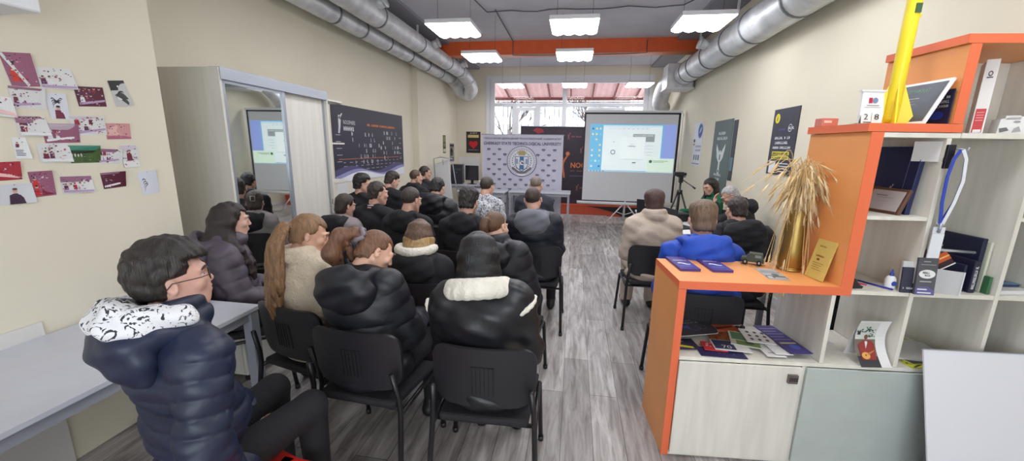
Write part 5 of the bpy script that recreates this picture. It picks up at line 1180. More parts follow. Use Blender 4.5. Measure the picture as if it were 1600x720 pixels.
b_.disc(-.008, .050, .022, ink(224, 164, 88), y=-.009, rz=.015).disc(-.008, .052, .004, ink(70, 50, 40), y=-.0095, n=8).decal([(.004, .052), (.040, .070), (.042, .075), (.002, .060)], ink(180, 130, 70), y=-.0095).rect(-.042, .15, -.026, .168, W_(50), y=-.003)
for i in range(26): b_.disc(rnd.uniform(-.045, .055), rnd.uniform(.165, .2), rnd.uniform(.003, .006), ink(58, 92, 78), y=-.003-.0001*i, n=6)
for i in range(8): b_.disc(rnd.uniform(.01, .055), rnd.uniform(.135, .17), rnd.uniform(.003, .006), ink(58, 92, 78), y=-.004-.0001*i, n=6)
b_.warp(lambda x, y, z: pcw(x, y, z*(1.12 if y < -.0005 or z < .2 else 1.0) if False else z)); b_.build('page', pc); MB().box((-.05, .06, 0), (.10, .062, .17), W_(205), M=TR((0, 0, 0), (R_(14), 0, 0))).build('backing_page', pc)
flat_print('folder', 'yellow folder under papers in the lower right cell', 'folder', 1.93, 2.28, .623, .27, .34, ink(196, 190, 90), .15, lambda m, y: m.rect(-.13, -.17, .13, -.13, ink(60, 70, 60), y=y), t=.012)
flat_print('paper_stack', 'grey white sheets on top of the yellow folder', 'papers', 1.94, 2.24, .6365, .26, .26, W_(206), -.2, lambda m, y: None, t=.008)
flat_print('green_yellow_leaflet', 'yellow leaflet with black wave lines in front of the grey white sheets', 'leaflet', 1.86, 2.105, .623, .12, .06, ink(206, 208, 60), .2, lambda m, y: (m.decal([(-.05, -.03), (.05, .0), (.05, .008), (-.05, -.02)], W_(40), y=y), m.decal([(-.05, .01), (.05, .03), (.05, .036), (-.05, .02)], W_(40), y=y)), t=.004)
t = thing('blue_tape_reel', 'small bright blue clip on papers at the left of the lower cell', 'clip', (1.40, 2.36, .623), .4); MB().box((-.03, -.02, 0), (.03, .02, .025), ink(40, 130, 200), bev=.004).build('clip_body', t); MB().box((-.02, -.024, .004), (.02, -.02, .018), ink(30, 60, 110)).build('clip_jaw', t)
flat_print('paper_sheet', 'white paper lying at the back left of the lower cell', 'paper', 1.475, 2.38, .6225, .16, .2, W_(214), .3, lambda m, y: None)
t = tag(MB().tube([(1.46+.03*math.cos(i*.9)+.004*i, 2.36+.025*math.sin(i*.9), .632+.0015*i) for i in range(22)], .0035, tm, 6).build('cable_bundle'), 'tangle of black cable on the white paper in the lower cell', 'cable')
t = tag(MB().box((0, 0, 0), (.010, .16, .16), W_(222)).build('sheet_of_card', M=TR((2.150, 2.10, .623), (0, R_(-4), 0))), 'white sheet standing upright at the right edge of the lower row', 'sheet')
t = tag(MB().box((0, 0, 0), (.18, .2, .04), ink(52, 52, 60), bev=.003).build('dark_folder', M=TR((2.13, 2.27, .623))), 'dark folder lying behind the board in the lower row', 'folder')
# --- leaflets in the big open cell
Z6 = .623
def cap_(m, y):
    m.text('CHANCE', -.07, .03, .07, .05, W_(190), y=y-.001).text('LAST', -.035, .06, .045, .078, W_(190), y=y-.001).ring(.0, -.02, .04, .043, ink(96, 110, 170), y=y-.001).ring(.05, -.02, .03, .032, W_(140), y=y-.001).decal([(-.09, -.01), (-.03, -.04), (-.02, .0), (-.07, .02)], ink(70, 84, 150), y=y-.001)
mgz = [('magazine', 'dark grey leaflet with rounded edge and white lettering in the open cell', .79, 2.385, .030, .27, .22, ink(58, 56, 66), .25, cap_),
 ('leaflet', 'yellow and dark patterned leaflet at the left front of the open cell', .69, 2.20, .004, .13, .12, ink(52, 52, 80), .1, lambda m, y: (m.decal([(-.065, -.03), (.03, -.055), (.03, -.035), (-.065, .0)], ink(226, 222, 60), y=y), m.rect(-.05, .02, .0, .03, W_(160), y=y))),
 ('leaflet', 'red leaflet with white pattern at the front of the open cell', .84, 2.175, .010, .12, .10, ink(190, 50, 58), -.1, lambda m, y: [m.disc(rnd.uniform(-.05, .05), rnd.uniform(-.04, .04), .006, ink(232, 180, 180), y=y-.0002*i, n=6) for i in range(14)]),
 ('leaflet', 'navy starry leaflet poking over the shelf edge under the others', .86, 2.125, .001, .24, .10, ink(40, 38, 84), -.08, lambda m, y: [m.disc(rnd.uniform(-.1, .1), rnd.uniform(-.04, .04), .0018, W_(210), y=y-.0002*i, n=5) for i in range(14)]),
 ('magazine', 'white magazine with a dark 70 emblem in the middle of the open cell', .935, 2.185, .014, .19, .12, W_(224), -.12, lambda m, y: (m.rect(-.09, -.05, .02, .055, ink(48, 56, 90), y=y), m.text('70', -.05, -.04, -.0, -.005, W_(224), y=y-.0005))),
 ('brochure', 'green and white brochure in the middle of the open cell', 1.05, 2.26, .020, .16, .18, ink(206, 212, 202), -.35, lambda m, y: (m.rect(-.07, -.02, .02, .08, ink(84, 124, 88), y=y), m.rect(-.05, -.085, .07, -.03, ink(110, 140, 70), y=y), m.disc(.02, -.05, .02, ink(60, 84, 50), y=y-.0005))),
 ('leaflet', 'orange brown patterned leaflet behind the dark grey one', .93, 2.30, .010, .13, .12, ink(150, 84, 50), -.1, lambda m, y: [m.disc(rnd.uniform(-.06, .06), rnd.uniform(-.05, .05), .008, ink(60, 44, 34), y=y-.0002*i, n=6) for i in range(12)]),
 ('leaflet', 'bright orange leaflet at the back of the open cell', 1.0, 2.42, .016, .15, .10, ink(196, 92, 44), .1, lambda m, y: m.decal([(-.06, -.03), (.06, .0), (.06, .02), (-.06, .0)], ink(90, 40, 30), y=y)),
 ('magazine', 'white magazine with a black block at the back of the open cell', 1.09, 2.40, .014, .13, .17, W_(222), .3, lambda m, y: m.rect(-.045, -.04, .03, .05, W_(40), y=y)),
 ('leaflet', 'white leaflet with dark figures on top of the green brochure', 1.13, 2.29, .030, .15, .17, W_(228), -.15, lambda m, y: [m.disc(-.04+.04*(i % 3), -.05+.045*(i//3), .010, W_(60), y=y-.0002*i, rz=.014, n=7) for i in range(9)]),
 ('leaflet', 'white leaflet pile left of the purple flyer', 1.14, 2.22, .012, .10, .26, W_(226), -.05, lambda m, y: m.rect(-.03, -.1, .02, -.09, W_(150), y=y)),
 ('leaflet', 'second white leaflet overlapping the pile beside the purple flyer', 1.18, 2.24, .022, .09, .28, W_(230), .02, lambda m, y: m.rect(-.03, .0, .02, .006, W_(150), y=y)),
 ('flyer', 'purple blue flyer curving over the right of the open cell', 1.255, 2.27, .032, .12, .34, ink(66, 54, 124), .10, lambda m, y: [m.rect(-.05, .12-j*.035, .05-.02*(j % 2), .127-j*.035, ink(160, 154, 216), y=y) for j in range(5)]+[m.disc(.01, -.10, .028, ink(70, 96, 190), y=y), m.rect(-.045, -.065, .045, -.05, ink(214, 206, 150), y=y)])]
for nm, lab, x, y, dz, w, h, base, rz, dfn in mgz:
    m = MB(); t_ = .004
    if 'rounded edge' in lab:
        poly = [(-w/2, h/2), (w/2, h/2), (w/2, -.02)]+[(w/2-.05*(1-math.cos(q))*1.0, -.02-(h/2-.02)*math.sin(q)) for q in [i*math.pi/2/8 for i in range(9)]]+[(-w/2, -h/2)]
        m.prism(poly[::-1], .004, base, M=TR((0, -.004, 0))); m.prism([(a*1.015, b*1.02) for a, b in poly][::-1], .003, W_(200), M=TR((0, -.003, 0)))
    else: m.box((-w/2, -t_, -h/2), (w/2, 0, h/2), base)
    dfn(m, -t_-.0007)
    tag(m.build(nm, M=TR((x, y, Z6+dz), (0, 0, rz)) @ Matrix.Rotation(-math.pi/2, 4, 'X') @ Matrix.Rotation(R_(rnd.uniform(-1.5, 1.5)), 4, 'Y')), lab, nm)
# --- white board leaning on the unit (its printed code is left out)
qb = thing('white_board_panel', 'large white board leaning against the shelving unit at the lower right', 'board', (1.785, 1.80, .004))
MB().box((0, 0, 0), (.60, .008, .785), mat('board_gloss_white', (224, 224, 232), .3), M=TR((0, 0, 0), (R_(-16), 0, 0))).build('board', qb); MB().box((-.004, -.002, .783), (.604, .010, .788), alu, M=TR((0, 0, 0), (R_(-16), 0, 0))).build('edge_strip', qb)

# the whole unit stands turned by a few degrees; turn it with all that stands on it
TURN = Matrix.Translation((.59, 2.07, 0)) @ Matrix.Rotation(R_(4.7), 4, 'Z') @ Matrix.Translation((-.59, -2.07, 0))
for o in set(bpy.data.objects)-BEFORE:
    if o.parent is None: o.matrix_basis = TURN @ o.matrix_basis
# ------------------------------------------------------------------ chairs
cbl = mat('chair_black_fabric', (36, 35, 39), .85, bump=.2, bscale=150, var=.1); cpl = mat('chair_black_plastic', (34, 33, 38), .45, bump=.1, bscale=200); ctb = mat('chair_black_tube', (26, 26, 29), .35)
def make_chair():
    t = thing('black_chair', '', 'chair', group='black office chairs')
    m = MB().box((-.24, -.20, .435), (.24, .25, .472), cbl, bev=.014); m.warp(lambda x, y, z: (x*(1-.12*max(0, -y)/.2), y, z-.02*max(0, y-.15)/.1+.15*x*x)); m.build('seat', t)
    def rr(w, h, r, n=6): 
        P = []
        for cx, cz, a0 in ((w-r, h-r, 0), (-w+r, h-r, 90), (-w+r, -h+r, 180), (w-r, -h+r, 270)):
            P += [(cx+r*math.cos(R_(a0+90*i/n)), cz+r*math.sin(R_(a0+90*i/n))) for i in range(n+1)]
        return P
    def bend(x, y, z): return (x, y-.215+.045*(x/.24)**2*1.0-.10*(z-.68), z)
    b = MB(); n = 20; rows = 14; W2, H2, R2 = .243, .155, .07
    def outl(u, v):      # unit square to rounded back outline
        x, z = u*W2, v*H2; s = 1.
        ax, az = abs(x)-(W2-R2), abs(z)-(H2-R2)
        if ax > 0 and az > 0:
            L = math.hypot(ax, az); k = max(ax, az)/L; x = math.copysign(W2-R2+ax*k, x); z = math.copysign(H2-R2+az*k, z)
        if z < 0: x *= 1-.10*(z/H2)**2
        return x, z+.685
    for side, off in ((0, 0.), (1, .030)):
        vs = [];
        for j in range(rows+1):
            for i in range(n+1):
                x, z = outl(-1+2*i/n, -1+2*j/rows); e = max(abs(-1+2*i/n), abs(-1+2*j/rows)); vs.append((x, off if not side else off-.012*(e > .99), z))
        fs = [(j*(n+1)+i, j*(n+1)+i+1, (j+1)*(n+1)+i+1, (j+1)*(n+1)+i) for j in range(rows) for i in range(n)]
        b.add(vs, fs if not side else [f[::-1] for f in fs], cpl if not side else cbl, True)
    k = (n+1)*(rows+1); edge = [(0, i) for i in range(n)]+[(j, n) for j in range(rows)]+[(rows, i) for i in range(n, 0, -1)]+[(j, 0) for j in range(rows, 0, -1)]
    ids = [j*(n+1)+i for j, i in edge]; m_ = len(ids)
    b.add([b.v[q] for q in ids]+[b.v[k+q] for q in ids], [(i, i+m_, (i+1) % m_+m_, (i+1) % m_) for i in range(m_)], cpl, True)
    b.warp(bend); bo = b.build('backrest', t)
    rb = MB().box((-.052, -.004, .745), (.052, 0, .750), mat('rib_dark', (16, 16, 18), .6))
    for i in range(6): rb.box((-.052+i*.0195, -.003, .60), (-.049+i*.0195, 0, .742), mat('rib_dark', (16, 16, 18), .6))
    rb.box((-.054, -.004, .60), (-.050, 0, .748), cpl).box((.050, -.004, .60), (.054, 0, .748), cpl); rb.warp(bend); rb.build('ribs', bo)
    for s in (-1, 1):
        MB().tube([(s*.225, -.236, .66), (s*.238, -.205, .52), (s*.243, -.20, .44), (s*.262, -.262, .015)], .0135, ctb, 10).tube([(s*.262, -.262, 0), (s*.262, -.261, .03)], .017, cpl, 10).build('leg', t)
        MB().tube([(s*.243, .20, .425), (s*.245, .225, .41), (s*.262, .272, .015)], .0135, ctb, 10).tube([(s*.262, .273, 0), (s*.262, .271, .03)], .017, cpl, 10).build('leg', t)
    f = MB()
    for s in (-1, 1): f.tube([(s*.243, -.20, .425), (s*.243, .205, .425)], .0125, ctb, 8)
    f.tube([(-.243, .15, .42), (.243, .15, .42)], .011, ctb, 8).tube([(-.243, -.15, .42), (.243, -.15, .42)], .011, ctb, 8); f.build('seat_frame', t)
    return t
chair0 = make_chair(); chair_used = [False]
def seat_chair(root, who, dy=0.):
    dy += .045
    o = copy_tree(chair0) if chair_used[0] else chair0; chair_used[0] = True
    a = root.rotation_euler.z; o.location = (root.location.x-dy*math.sin(a), root.location.y+dy*math.cos(a), 0); o.rotation_euler.z = a
    o['label'] = 'black office chair under '+who
    return o

# ------------------------------------------------------------------ hair styles and clothes
def ponytail(off=(0, -.105, .055), L=.33, w=.034, dx=0., curl=0., body=0.):
    def f_(f, H, T0, g, t):
        p = npt(H, off); q = p+np.array((dx*.3, -.035, .006))
        if body:     # lies on the back of the garment
            e1 = t(dx, -.11-body, .47); e2 = t(dx*1.3, -.135-body, .47-L*.55); e3 = t(dx*1.4, -.14-body, .47-L*.9)
            m_ = (q+e1)/2+np.array((0, -.03, .02)); P_ = [q, m_, e1, (e1+e2)/2+np.array((.008, -.004, 0)), e2, e3]
        else: P_ = [q+np.array((dx*u+curl*.02*math.sin(u*9), -.02*math.sin(u*3.1), -L*u)) for u in (0, .2, .4, .6, .8, 1)]
        f.chain([npt(H, (off[0]*.5, off[1]+.03, off[2]))]+P_, [.020, w*.55, w*.75, w*.85, w*.8, w*.5, .006], .015)
        for k in range(15):
            a_ = 2*math.pi*k/15; out = []
            for i_, u in enumerate(np.linspace(0, len(P_)-1, 13)):
                m0 = int(min(u, len(P_)-2)); p_ = P_[m0]*(1-(u-m0))+P_[m0+1]*(u-m0); v = u/(len(P_)-1); rad = w*(.55+.75*math.sin(v*2.6+.25))*(.9 if v < .9 else .6)
                out.append(p_+np.array((rad*math.cos(a_+v*1.2+curl*.5*math.sin(v*9+k)), rad*.6*math.sin(a_+v*1.2+curl*.5*math.sin(v*9+k)), -.012*math.sin(k*2.3)*v)))
            f.chain(out, [.0115]*11+[.009, .005], .004)
    return f_
def longhair(L=.3, w=.05, spread=.07, fwd=0., taper=1., dr=0., start=.01, n=19):
    def f_(f, H, T0, g, t):
        for i in range(n):
            q = math.pi*(.98+1.04*i/(n-1)); cx, sy = math.cos(q), math.sin(q)
            a = npt(H, (spread*.78*cx, -.012+.072*sy, .062) if start > 0 else ((spread+.004)*cx, -.015+.09*sy, start)); m_ = npt(H, ((spread-.003)*cx, -.014+.086*sy, .0 if start > 0 else start-.01)); b = npt(H, ((spread-.002)*cx, -.018+.084*sy+fwd, -.075 if start > 0 else -.10)); c = b+np.array((-spread*cx*(1-taper), -.006+fwd, -(L-.12)*(.94+.08*math.sin(i*2.3))))
            P_ = [a, m_, b, (b+c)/2+np.array((.005*math.sin(i*3), -.002, 0)), c]
            if start > 0: f.chain(P_, [.014, .018, .020, .020, .010], .03)
            f.chain([p+np.array((.003*cx, .003*sy, 0)) for p in P_], [.010+dr, .014+dr, .0165+dr, .015+dr, .007+dr], .008)
    return f_
def curls(L=.36, body=.05):
    base = longhair(.22, .045, .072)
    def f_(f, H, T0, g, t):
        base(f, H, T0, g, t)
        for i in range(18):
            u0 = i/17; q = math.pi*(.95+1.10*u0); x = math.cos(q); a = npt(H, (.080*x, -.02+.085*math.sin(q), -.08))
            side = abs(x) > .75
            e = t(.14*x, (-.145-body) if not side else (.02-.10*(1-abs(x))), .47) if not side else t(.135*x/abs(x), .055+body*.4, .47); e2 = t(.13*x, (-.155-body) if not side else .115+body*.6, .47-(L-.16))
            P_ = [a, (a+e)/2+np.array((.02*x, -.015, 0)), e, e*.6+e2*.4, e*.25+e2*.75, e2]
            f.chain([p_+np.array((.012*math.sin(2.6*k+i*1.7), .008*math.cos(2.6*k+i), 0)) for k, p_ in enumerate(P_)], [.022, .024, .025, .024, .019, .007], .010)
    return f_
blackc = cloth('cloth_black', (27, 27, 32)); black2 = cloth('cloth_soft_black', (32, 31, 36)); navyj = mat('navy_puffer_nylon', (30, 38, 62), .48, bump=.25, bscale=22, var=.15, scale=5)
pufb = mat('black_puffer_nylon', (25, 26, 34), .5, bump=.2, bscale=22, var=.15)
plum = mat('plum_puffer_nylon', (84, 74, 86), .55, bump=.2, bscale=20, var=.12); sherpa = mat('cream_sherpa', (214, 198, 174), .95, bump=.9, bscale=60, var=.08, sheen=.3); sherpaw = mat('white_sherpa', (226, 220, 208), .95, bump=.9, bscale=60, var=.08)
leather = mat('black_leather', (26, 26, 31), .42, bump=.35, bscale=12, var=.2); patt = mat('white_black_print', (236, 236, 238), .8, col2=None)
def pattern_mat(name, c1, c2, scale, thr, dist=2.):
    m = bpy.data.materials.new(name); m.use_nodes = True; nt = m.node_tree; b = nt.nodes['Principled BSDF']; b.inputs['Roughness'].default_value = .8
    tc = nt.nodes.new('ShaderNodeTexCoord'); n = nt.nodes.new('ShaderNodeTexNoise'); n.inputs['Scale'].default_value = scale; n.inputs['Detail'].default_value = 3; n.inputs['Distortion'].default_value = dist
    rp = nt.nodes.new('ShaderNodeValToRGB'); rp.color_ramp.interpolation = 'CONSTANT'; rp.color_ramp.elements[1].position = thr; rp.color_ramp.elements[0].color = (*lin(c1), 1); rp.color_ramp.elements[1].color = (*lin(c2), 1)
    nt.links.new(tc.outputs['Object'], n.inputs[0]); nt.links.new(n.outputs['Fac'], rp.inputs[0]); nt.links.new(rp.outputs[0], b.inputs['Base Color']); return m
camo_ = pattern_mat('white_grey_print', (92, 94, 104), (206, 208, 214), 34, .47); wprint = pattern_mat('white_hood_with_black_marks', (52, 52, 60), (234, 234, 238), 26, .43, 3.)
SP = []
def P(who, label, head, chair=True, dy=0., **kw):
    if head[1] > 3: head = (head[0], head[1], head[2]-.02)
    r, i = person(label, head, **kw)
    if chair: seat_chair(r, who, dy)
    SP.append((r, i)); return r, i
crew = dict(t=.010, top=.018, tuft=.003, rgb=(52, 42, 36)); buzz = dict(t=.006, top=.008, tuft=.0008, rgb=(62, 52, 46), nape=-.045)
# 1 man in the foreground
r, i = P('the man in the navy puffer jacket', 'man in the foreground with glasses and navy puffer jacket, sitting by the long table', (-1.31, 1.065, 1.262), chair=False, face=-18, lean=-3, side=0, hyaw=-20, hpitch=-2, skin_rgb=(206, 160, 144),
  hair=dict(rgb=(40, 33, 31), t=.016, top=.030, sd=.012, bulk=1, tuft=.0036, ts=1.0, hl=.058, fr=.085, nape=-.05), glasses=(70, 60, 58), res=.0065, hres=.0045, sc=1.1, headscale=1.0,
  top=dict(mat=navyj, fat=.028, q=.062, qa=.012, nq=5, collar=.05, open=1, hood=dict(s=1.15, mat=navyj), hem=-.10, na=.006), hands={-1: (-.10, .24, .56), 1: (.23, .0, .52)}, poles={-1: (-.5, -.4, -.8), 1: (.5, -1, -.3)}, kneez=.60, kneegap=.13, thigh=.35)
g = i['g']; t = i['t']
f = Field(np.array(t(0, 0, .5))-.3, np.array(t(0, 0, .5))+.3, .0065)
for a0 in range(14):
    q0, q1 = math.pi*(1.0+a0/14), math.pi*(1.0+(a0+1)/14); f.cap(t(.10*math.cos(q0), -.005+.13*math.sin(q0), .585-.02*abs(math.cos(q0))), t(.10*math.cos(q1), -.005+.13*math.sin(q1), .585-.02*abs(math.cos(q1))), .040, None, .03)
f.ell(i['T'], (0, -.135, .565*g), (.10, .055, .055), .03)
X_ = [(f.lo[k]+f.res*np.arange(f.n[k])).reshape([-1 if d_ == k else 1 for d_ in range(3)]) for k in range(3)]
f.V += (.009*np.sin(46*X_[0]+20*X_[2])*np.sin(38*X_[1]+15*X_[0])+.006*np.sin(70*X_[2]+40*X_[1])).astype(np.float32)
f.cap(npt(i['N'], (0, 0, -.02)), npt(i['N'], (0, .01, .2)), .062, .085, .02, sub=True); f.build('inner_hood', wprint, r)
MB().tube([npt(i['T'], (.10, -.07, .60*g)), npt(i['T'], (.115, -.02, .595*g)), npt(i['T'], (.112, .0, .575*g))], .0035, ink(210, 176, 40), 6).build('yellow_toggle', r)
# red seats at the lower edge
redp = mat('red_plastic', (196, 40, 34), .35)
def red_seat(label, x, y, rz):
    t_ = thing('red_stool', label, 'stool', (x, y, 0), rz)
    m = MB().box((-.19, -.19, .41), (.19, .19, .455), redp, bev=.012); m.build('seat', t_)
    for sx_ in (-1, 1):
        for sy_ in (-1, 1): MB().tube([(sx_*.16, sy_*.16, .415), (sx_*.18, sy_*.18, 0)], .013, alu, 8).build('leg', t_)
    return t_
red_seat('red seat under the man in the navy puffer jacket, partly hidden by his legs', -1.30, 1.12, R_(-18))
red_seat('empty red seat at the bottom edge of the picture between the man and the chairs', -.955, 1.045, R_(-4))
red_seat('red seat in the lower left corner under the long table edge', -1.98, .62, R_(-10))
# left block
P('the woman with long dark hair', 'woman with long dark wavy hair and plum grey puffer coat beside the mirror', (-2.263, 2.283, 1.2), face=-48, lean=0, hyaw=8, hpitch=6, w=.93, sc=.98, skin_rgb=(214, 170, 152),
  hair=dict(rgb=(44, 32, 32), t=.014, top=.018, tuft=.003, more=curls(.36), long=.42, ey=.03, nape=-.2, ts=.6), top=dict(mat=plum, fat=.032, q=.10, qa=.011, nq=3.5, collar=.03, hood=dict(s=1.25, mat=plum)))
P('the girl with the long ponytail', 'girl with long light brown ponytail and cream fleece jacket in the second row', (-1.50, 2.02, 1.195), face=-14, lean=0, side=-4, hyaw=-42, hpitch=20, w=.93, sc=.96, skin_rgb=(214, 166, 142), res=.0065,
  hair=dict(rgb=(138, 104, 74), t=.012, top=.016, tuft=.0012, ts=.5, ey=.0, more=ponytail((0, -.10, .03), .27, .046, -.025, 1., body=.03), long=.42), top=dict(mat=sherpa, name='fleece_jacket', fat=.026, collar=.035, na=.004, hem=-.02))
def bunhair(f, H, T0, g, t):
    pts = [npt(H, (0, -.09, .045)), npt(H, (-.01, -.13, .05)), npt(H, (-.02, -.17, .03))+np.array((-.03, 0, -.02)), npt(H, (-.03, -.18, .0))+np.array((-.05, -.01, -.09)), npt(H, (-.03, -.16, .0))+np.array((-.04, 0, -.15))]; f.chain(pts, [.022, .028, .044, .048, .028], .02)
    for k in range(9): p = pts[2]+np.array((.035*math.sin(k*2.1), .03*math.cos(k*1.7), .0-.014*k)); f.cap(p, p+np.array((.012, 0, -.03)), .016, .012, .008)
r, i = P('the girl with the curly ponytail and scrunchie', 'girl looking down with curly auburn ponytail, grey scrunchie and black hooded puffer', (-1.045, 1.92, 1.145), face=-4, lean=7, side=-9, hyaw=-40, hpitch=34, w=.93, sc=1.02, skin_rgb=(222, 176, 152), res=.0065,
  hair=dict(rgb=(116, 80, 58), t=.008, top=.010, tuft=.0008, ts=.5, more=bunhair, long=.25), top=dict(mat=pufb, fat=.042, q=.13, qa=.010, nq=3, hood=dict(s=1.3, mat=pufb), na=.005), hands={-1: (-.06, .34, .70), 1: (.10, .36, .70)})
H = i['H']; sc_ = MB(); sc_.tube([npt(H, (.034*math.cos(q), -.105+.01*math.cos(3*q), .047+.034*math.sin(q))) for q in [2*math.pi*k/18 for k in range(19)]], [.012+.003*(k % 2) for k in range(19)], mat('scrunchie_grey', (128, 116, 122), .5), 8); sc_.build('scrunchie', r)
ph_ = tag(MB().box((-.037, -.004, -.075), (.037, .004, .075), tm, bev=.003).box((-.033, -.0052, -.07), (.033, -.004, .07), ink(150, 160, 180, emit=.3)).build('mobile_phone', M=TR((-.78, 2.21, .70), (R_(-50), 0, R_(-10)))), 'mobile phone held by the girl with the grey scrunchie', 'phone')
r, i = P('the woman with the hair clip', 'woman with hair clip, pinkish grey coat and black hood in front of the wardrobe', (-2.245, 3.60, 1.13), face=-10, lean=2, hyaw=-20, hpitch=10, w=.93, sc=.96, hair=dict(rgb=(56, 42, 36), t=.013, top=.016, sd=.014, tuft=.0015, ts=.5, nape=-.09, ey=.02), top=dict(mat=cloth('rose_grey_cloth', (150, 138, 140)), name='coat', fat=.03, hood=dict(s=1.1, mat=black2)))
H = i['H']; MB().tube([npt(H, (-.018, -.118, .01)), npt(H, (-.018, -.122, .055)), npt(H, (.018, -.122, .055)), npt(H, (.018, -.118, .01)), npt(H, (-.018, -.118, .01))], .004, mat('clip_silver', (180, 170, 160), .3, metal=.6), 6).build('hair_clip', r)
P('the girl with the two tone hair', 'girl with straight hair fading from brown to blond, black jacket with white hood lining', (-1.04, 2.55, 1.095), seat=.39, face=4, lean=2, hyaw=2, hpitch=14, w=.93, sc=1.06, res=.007,
  hair=dict(rgb=(96, 72, 56), t=.012, top=.012, tuft=.001, ts=.5, more=longhair(.17, .042, .066), long=.1, nape=-.2), top=dict(mat=black2, fat=.030, hood=dict(s=1.18, mat=black2, line=sherpaw), na=.004))
def bobtip(who_root, i_, m):
    f = Field(np.array(i_['H'].translation)-.25, np.array(i_['H'].translation)+.25, .0065)
    longhair(.20, .042, .076, -.012, dr=.013, start=-.018)(f, i_['H'], i_['T'], i_['g'], i_['t'])
    f.build('hair_tips', m, who_root)
bobtip(SP[-1][0], SP[-1][1], hairmat((172, 140, 96)))
P('the girl in the black puffer with tied back hair', 'girl with tied back light brown hair leaning left, black puffer with raised collar', (-.53, 2.70, 1.15), face=-6, lean=5, side=-11, hyaw=-20, hpitch=12, w=.93, skin_rgb=(214, 170, 148), res=.007,
  hair=dict(rgb=(98, 68, 48), t=.007, top=.009, tuft=.0006, nape=-.05, more=ponytail((0, -.098, .055), .10, .016, .0), long=.1), top=dict(mat=pufb, fat=.045, q=.14, qa=.010, nq=3, collar=.05, hood=dict(s=1.15, mat=pufb), na=.004), dy=-.02)
def straps18(f, H, T0, g, t, arm): pass
r, i = P('the girl with straight black hair', 'girl with long straight black hair in a black leather jacket with white fleece trim', (-.44, 1.83, 1.185), face=2, lean=3, side=-6, hyaw=0, hpitch=16, w=.95, sc=1.12, skin_rgb=(196, 142, 118), res=.0065, hres=.0055,
  hair=dict(rgb=(14, 13, 18), t=.015, top=.014, sd=.014, tuft=.0008, ts=.5, more=longhair(.25, .044, .074, 0., 1.08), long=.22, nape=-.2, ey=.02), top=dict(mat=leather, fat=.036, na=.008, hem=-.05), kneegap=.11)
t = i['t']; f = Field(np.array(t(0, 0, .5))-.3, np.array(t(0, 0, .5))+.3, .0065)
for a0 in range(18):
    q0, q1 = 2*math.pi*a0/18, 2*math.pi*(a0+1)/18; rr_ = lambda q: (.128*math.cos(q), -.01+.105*math.sin(q), .525+.028*max(0, -math.sin(q))-.06*max(0, math.sin(q)))
    f.cap(t(*rr_(q0)), t(*rr_(q1)), .030, None, .02)
    if math.sin(q0) < .2: f.cap(t(rr_(q0)[0]*1.12, rr_(q0)[1]*1.25, rr_(q0)[2]-.03), t(rr_(q1)[0]*1.12, rr_(q1)[1]*1.25, rr_(q1)[2]-.03), .026, None, .02)
f.cap(npt(i['N'], (0, 0, -.02)), npt(i['N'], (0, .01, .2)), .060, .07, .015, sub=True); f.build('fleece_collar', sherpaw, r)
for s in (-1, 1):
    f = Field((-.5, -.4, .6), (.5, .4, 1.15), .0065)
    s0, e, wr = i['arm'][s]; d = (e-s0)/np.linalg.norm(e-s0); a = s0+np.array((0, 0, .02)); pv = None
    for k in range(13):
        q = math.pi*(.0+k/12*1.15)+.4; out = np.array((s*.35, -1, 0)); out -= d*(out@d); out /= np.linalg.norm(out); up = np.cross(d, out)
        p = a+d*(.02+.09*k/12)+(out*math.sin(q)+up*math.cos(q)*-s)*.092
        if pv is not None: f.cap(pv, p, .012, None, .01)
        pv = p
    f.build('sleeve_trim', sherpaw, r)
# back rows
P('the boy with glasses beside the timeline poster', 'young man with glasses and dark hair in profile below the timeline poster', (-2.59, 4.55, 1.25), face=-8, lean=2, hyaw=-42, hpitch=4, hair=dict(crew, t=.014, top=.024, bulk=1, rgb=(36, 30, 28)), glasses=(50, 44, 44), top=dict(mat=blackc, fat=.02, hood=dict()))
r, i = P('the man with the striped collar', 'man with short dark hair and red white striped collar on a black jacket', (-1.96, 3.73, 1.25), face=-6, lean=3, hyaw=-34, hpitch=4, hair=dict(crew, t=.008, top=.015), top=dict(mat=blackc, fat=.016), res=.0075)
f_ = MB()
for k, mm in enumerate((ink(150, 50, 56), ink(214, 208, 206), ink(36, 36, 44), ink(214, 208, 206))):
    f_.tube([npt(i['T'], ((.072-.002*k)*math.cos(q), .002+(.072-.002*k)*math.sin(q), (.515+.009*k)*i['g'])) for q in [2*math.pi*j/20 for j in range(21)]], .007, mm, 6)
f_.build('striped_collar', r)
P('the young man looking down by the timeline poster', 'young man looking down, brown hair and black jacket, third along the left wall', (-2.52, 5.22, 1.24), face=-6, lean=4, hyaw=-30, hpitch=18, hair=dict(crew, t=.013, top=.022, bulk=1), top=dict(mat=blackc, fat=.02, hood=dict()))
P('the man with cropped fair hair by the left wall', 'man with cropped brown hair in profile near the far end of the timeline poster', (-2.40, 5.80, 1.25), face=-6, lean=2, hyaw=-40, hpitch=6, hair=dict(buzz, rgb=(84, 66, 52)), top=dict(mat=black2, fat=.018, collar=.02))
P('the farthest man with glasses by the left wall', 'man with glasses in dark grey jacket, farthest along the left wall', (-2.62, 6.75, 1.25), face=-6, lean=2, hyaw=-48, hpitch=4, hair=dict(crew, t=.012, top=.022), glasses=(40, 36, 36), top=dict(mat=cloth('charcoal_cloth', (48, 48, 54)), fat=.018))
P('the man with clipped hair and black hoodie', 'man with clipped greying hair and black hoodie in the middle of the left block', (-1.47, 3.42, 1.24), face=-2, lean=3, hyaw=-22, hpitch=10, hair=dict(buzz, t=.008, top=.012), top=dict(mat=blackc, fat=.018, hood=dict(s=1.05)), res=.0075)
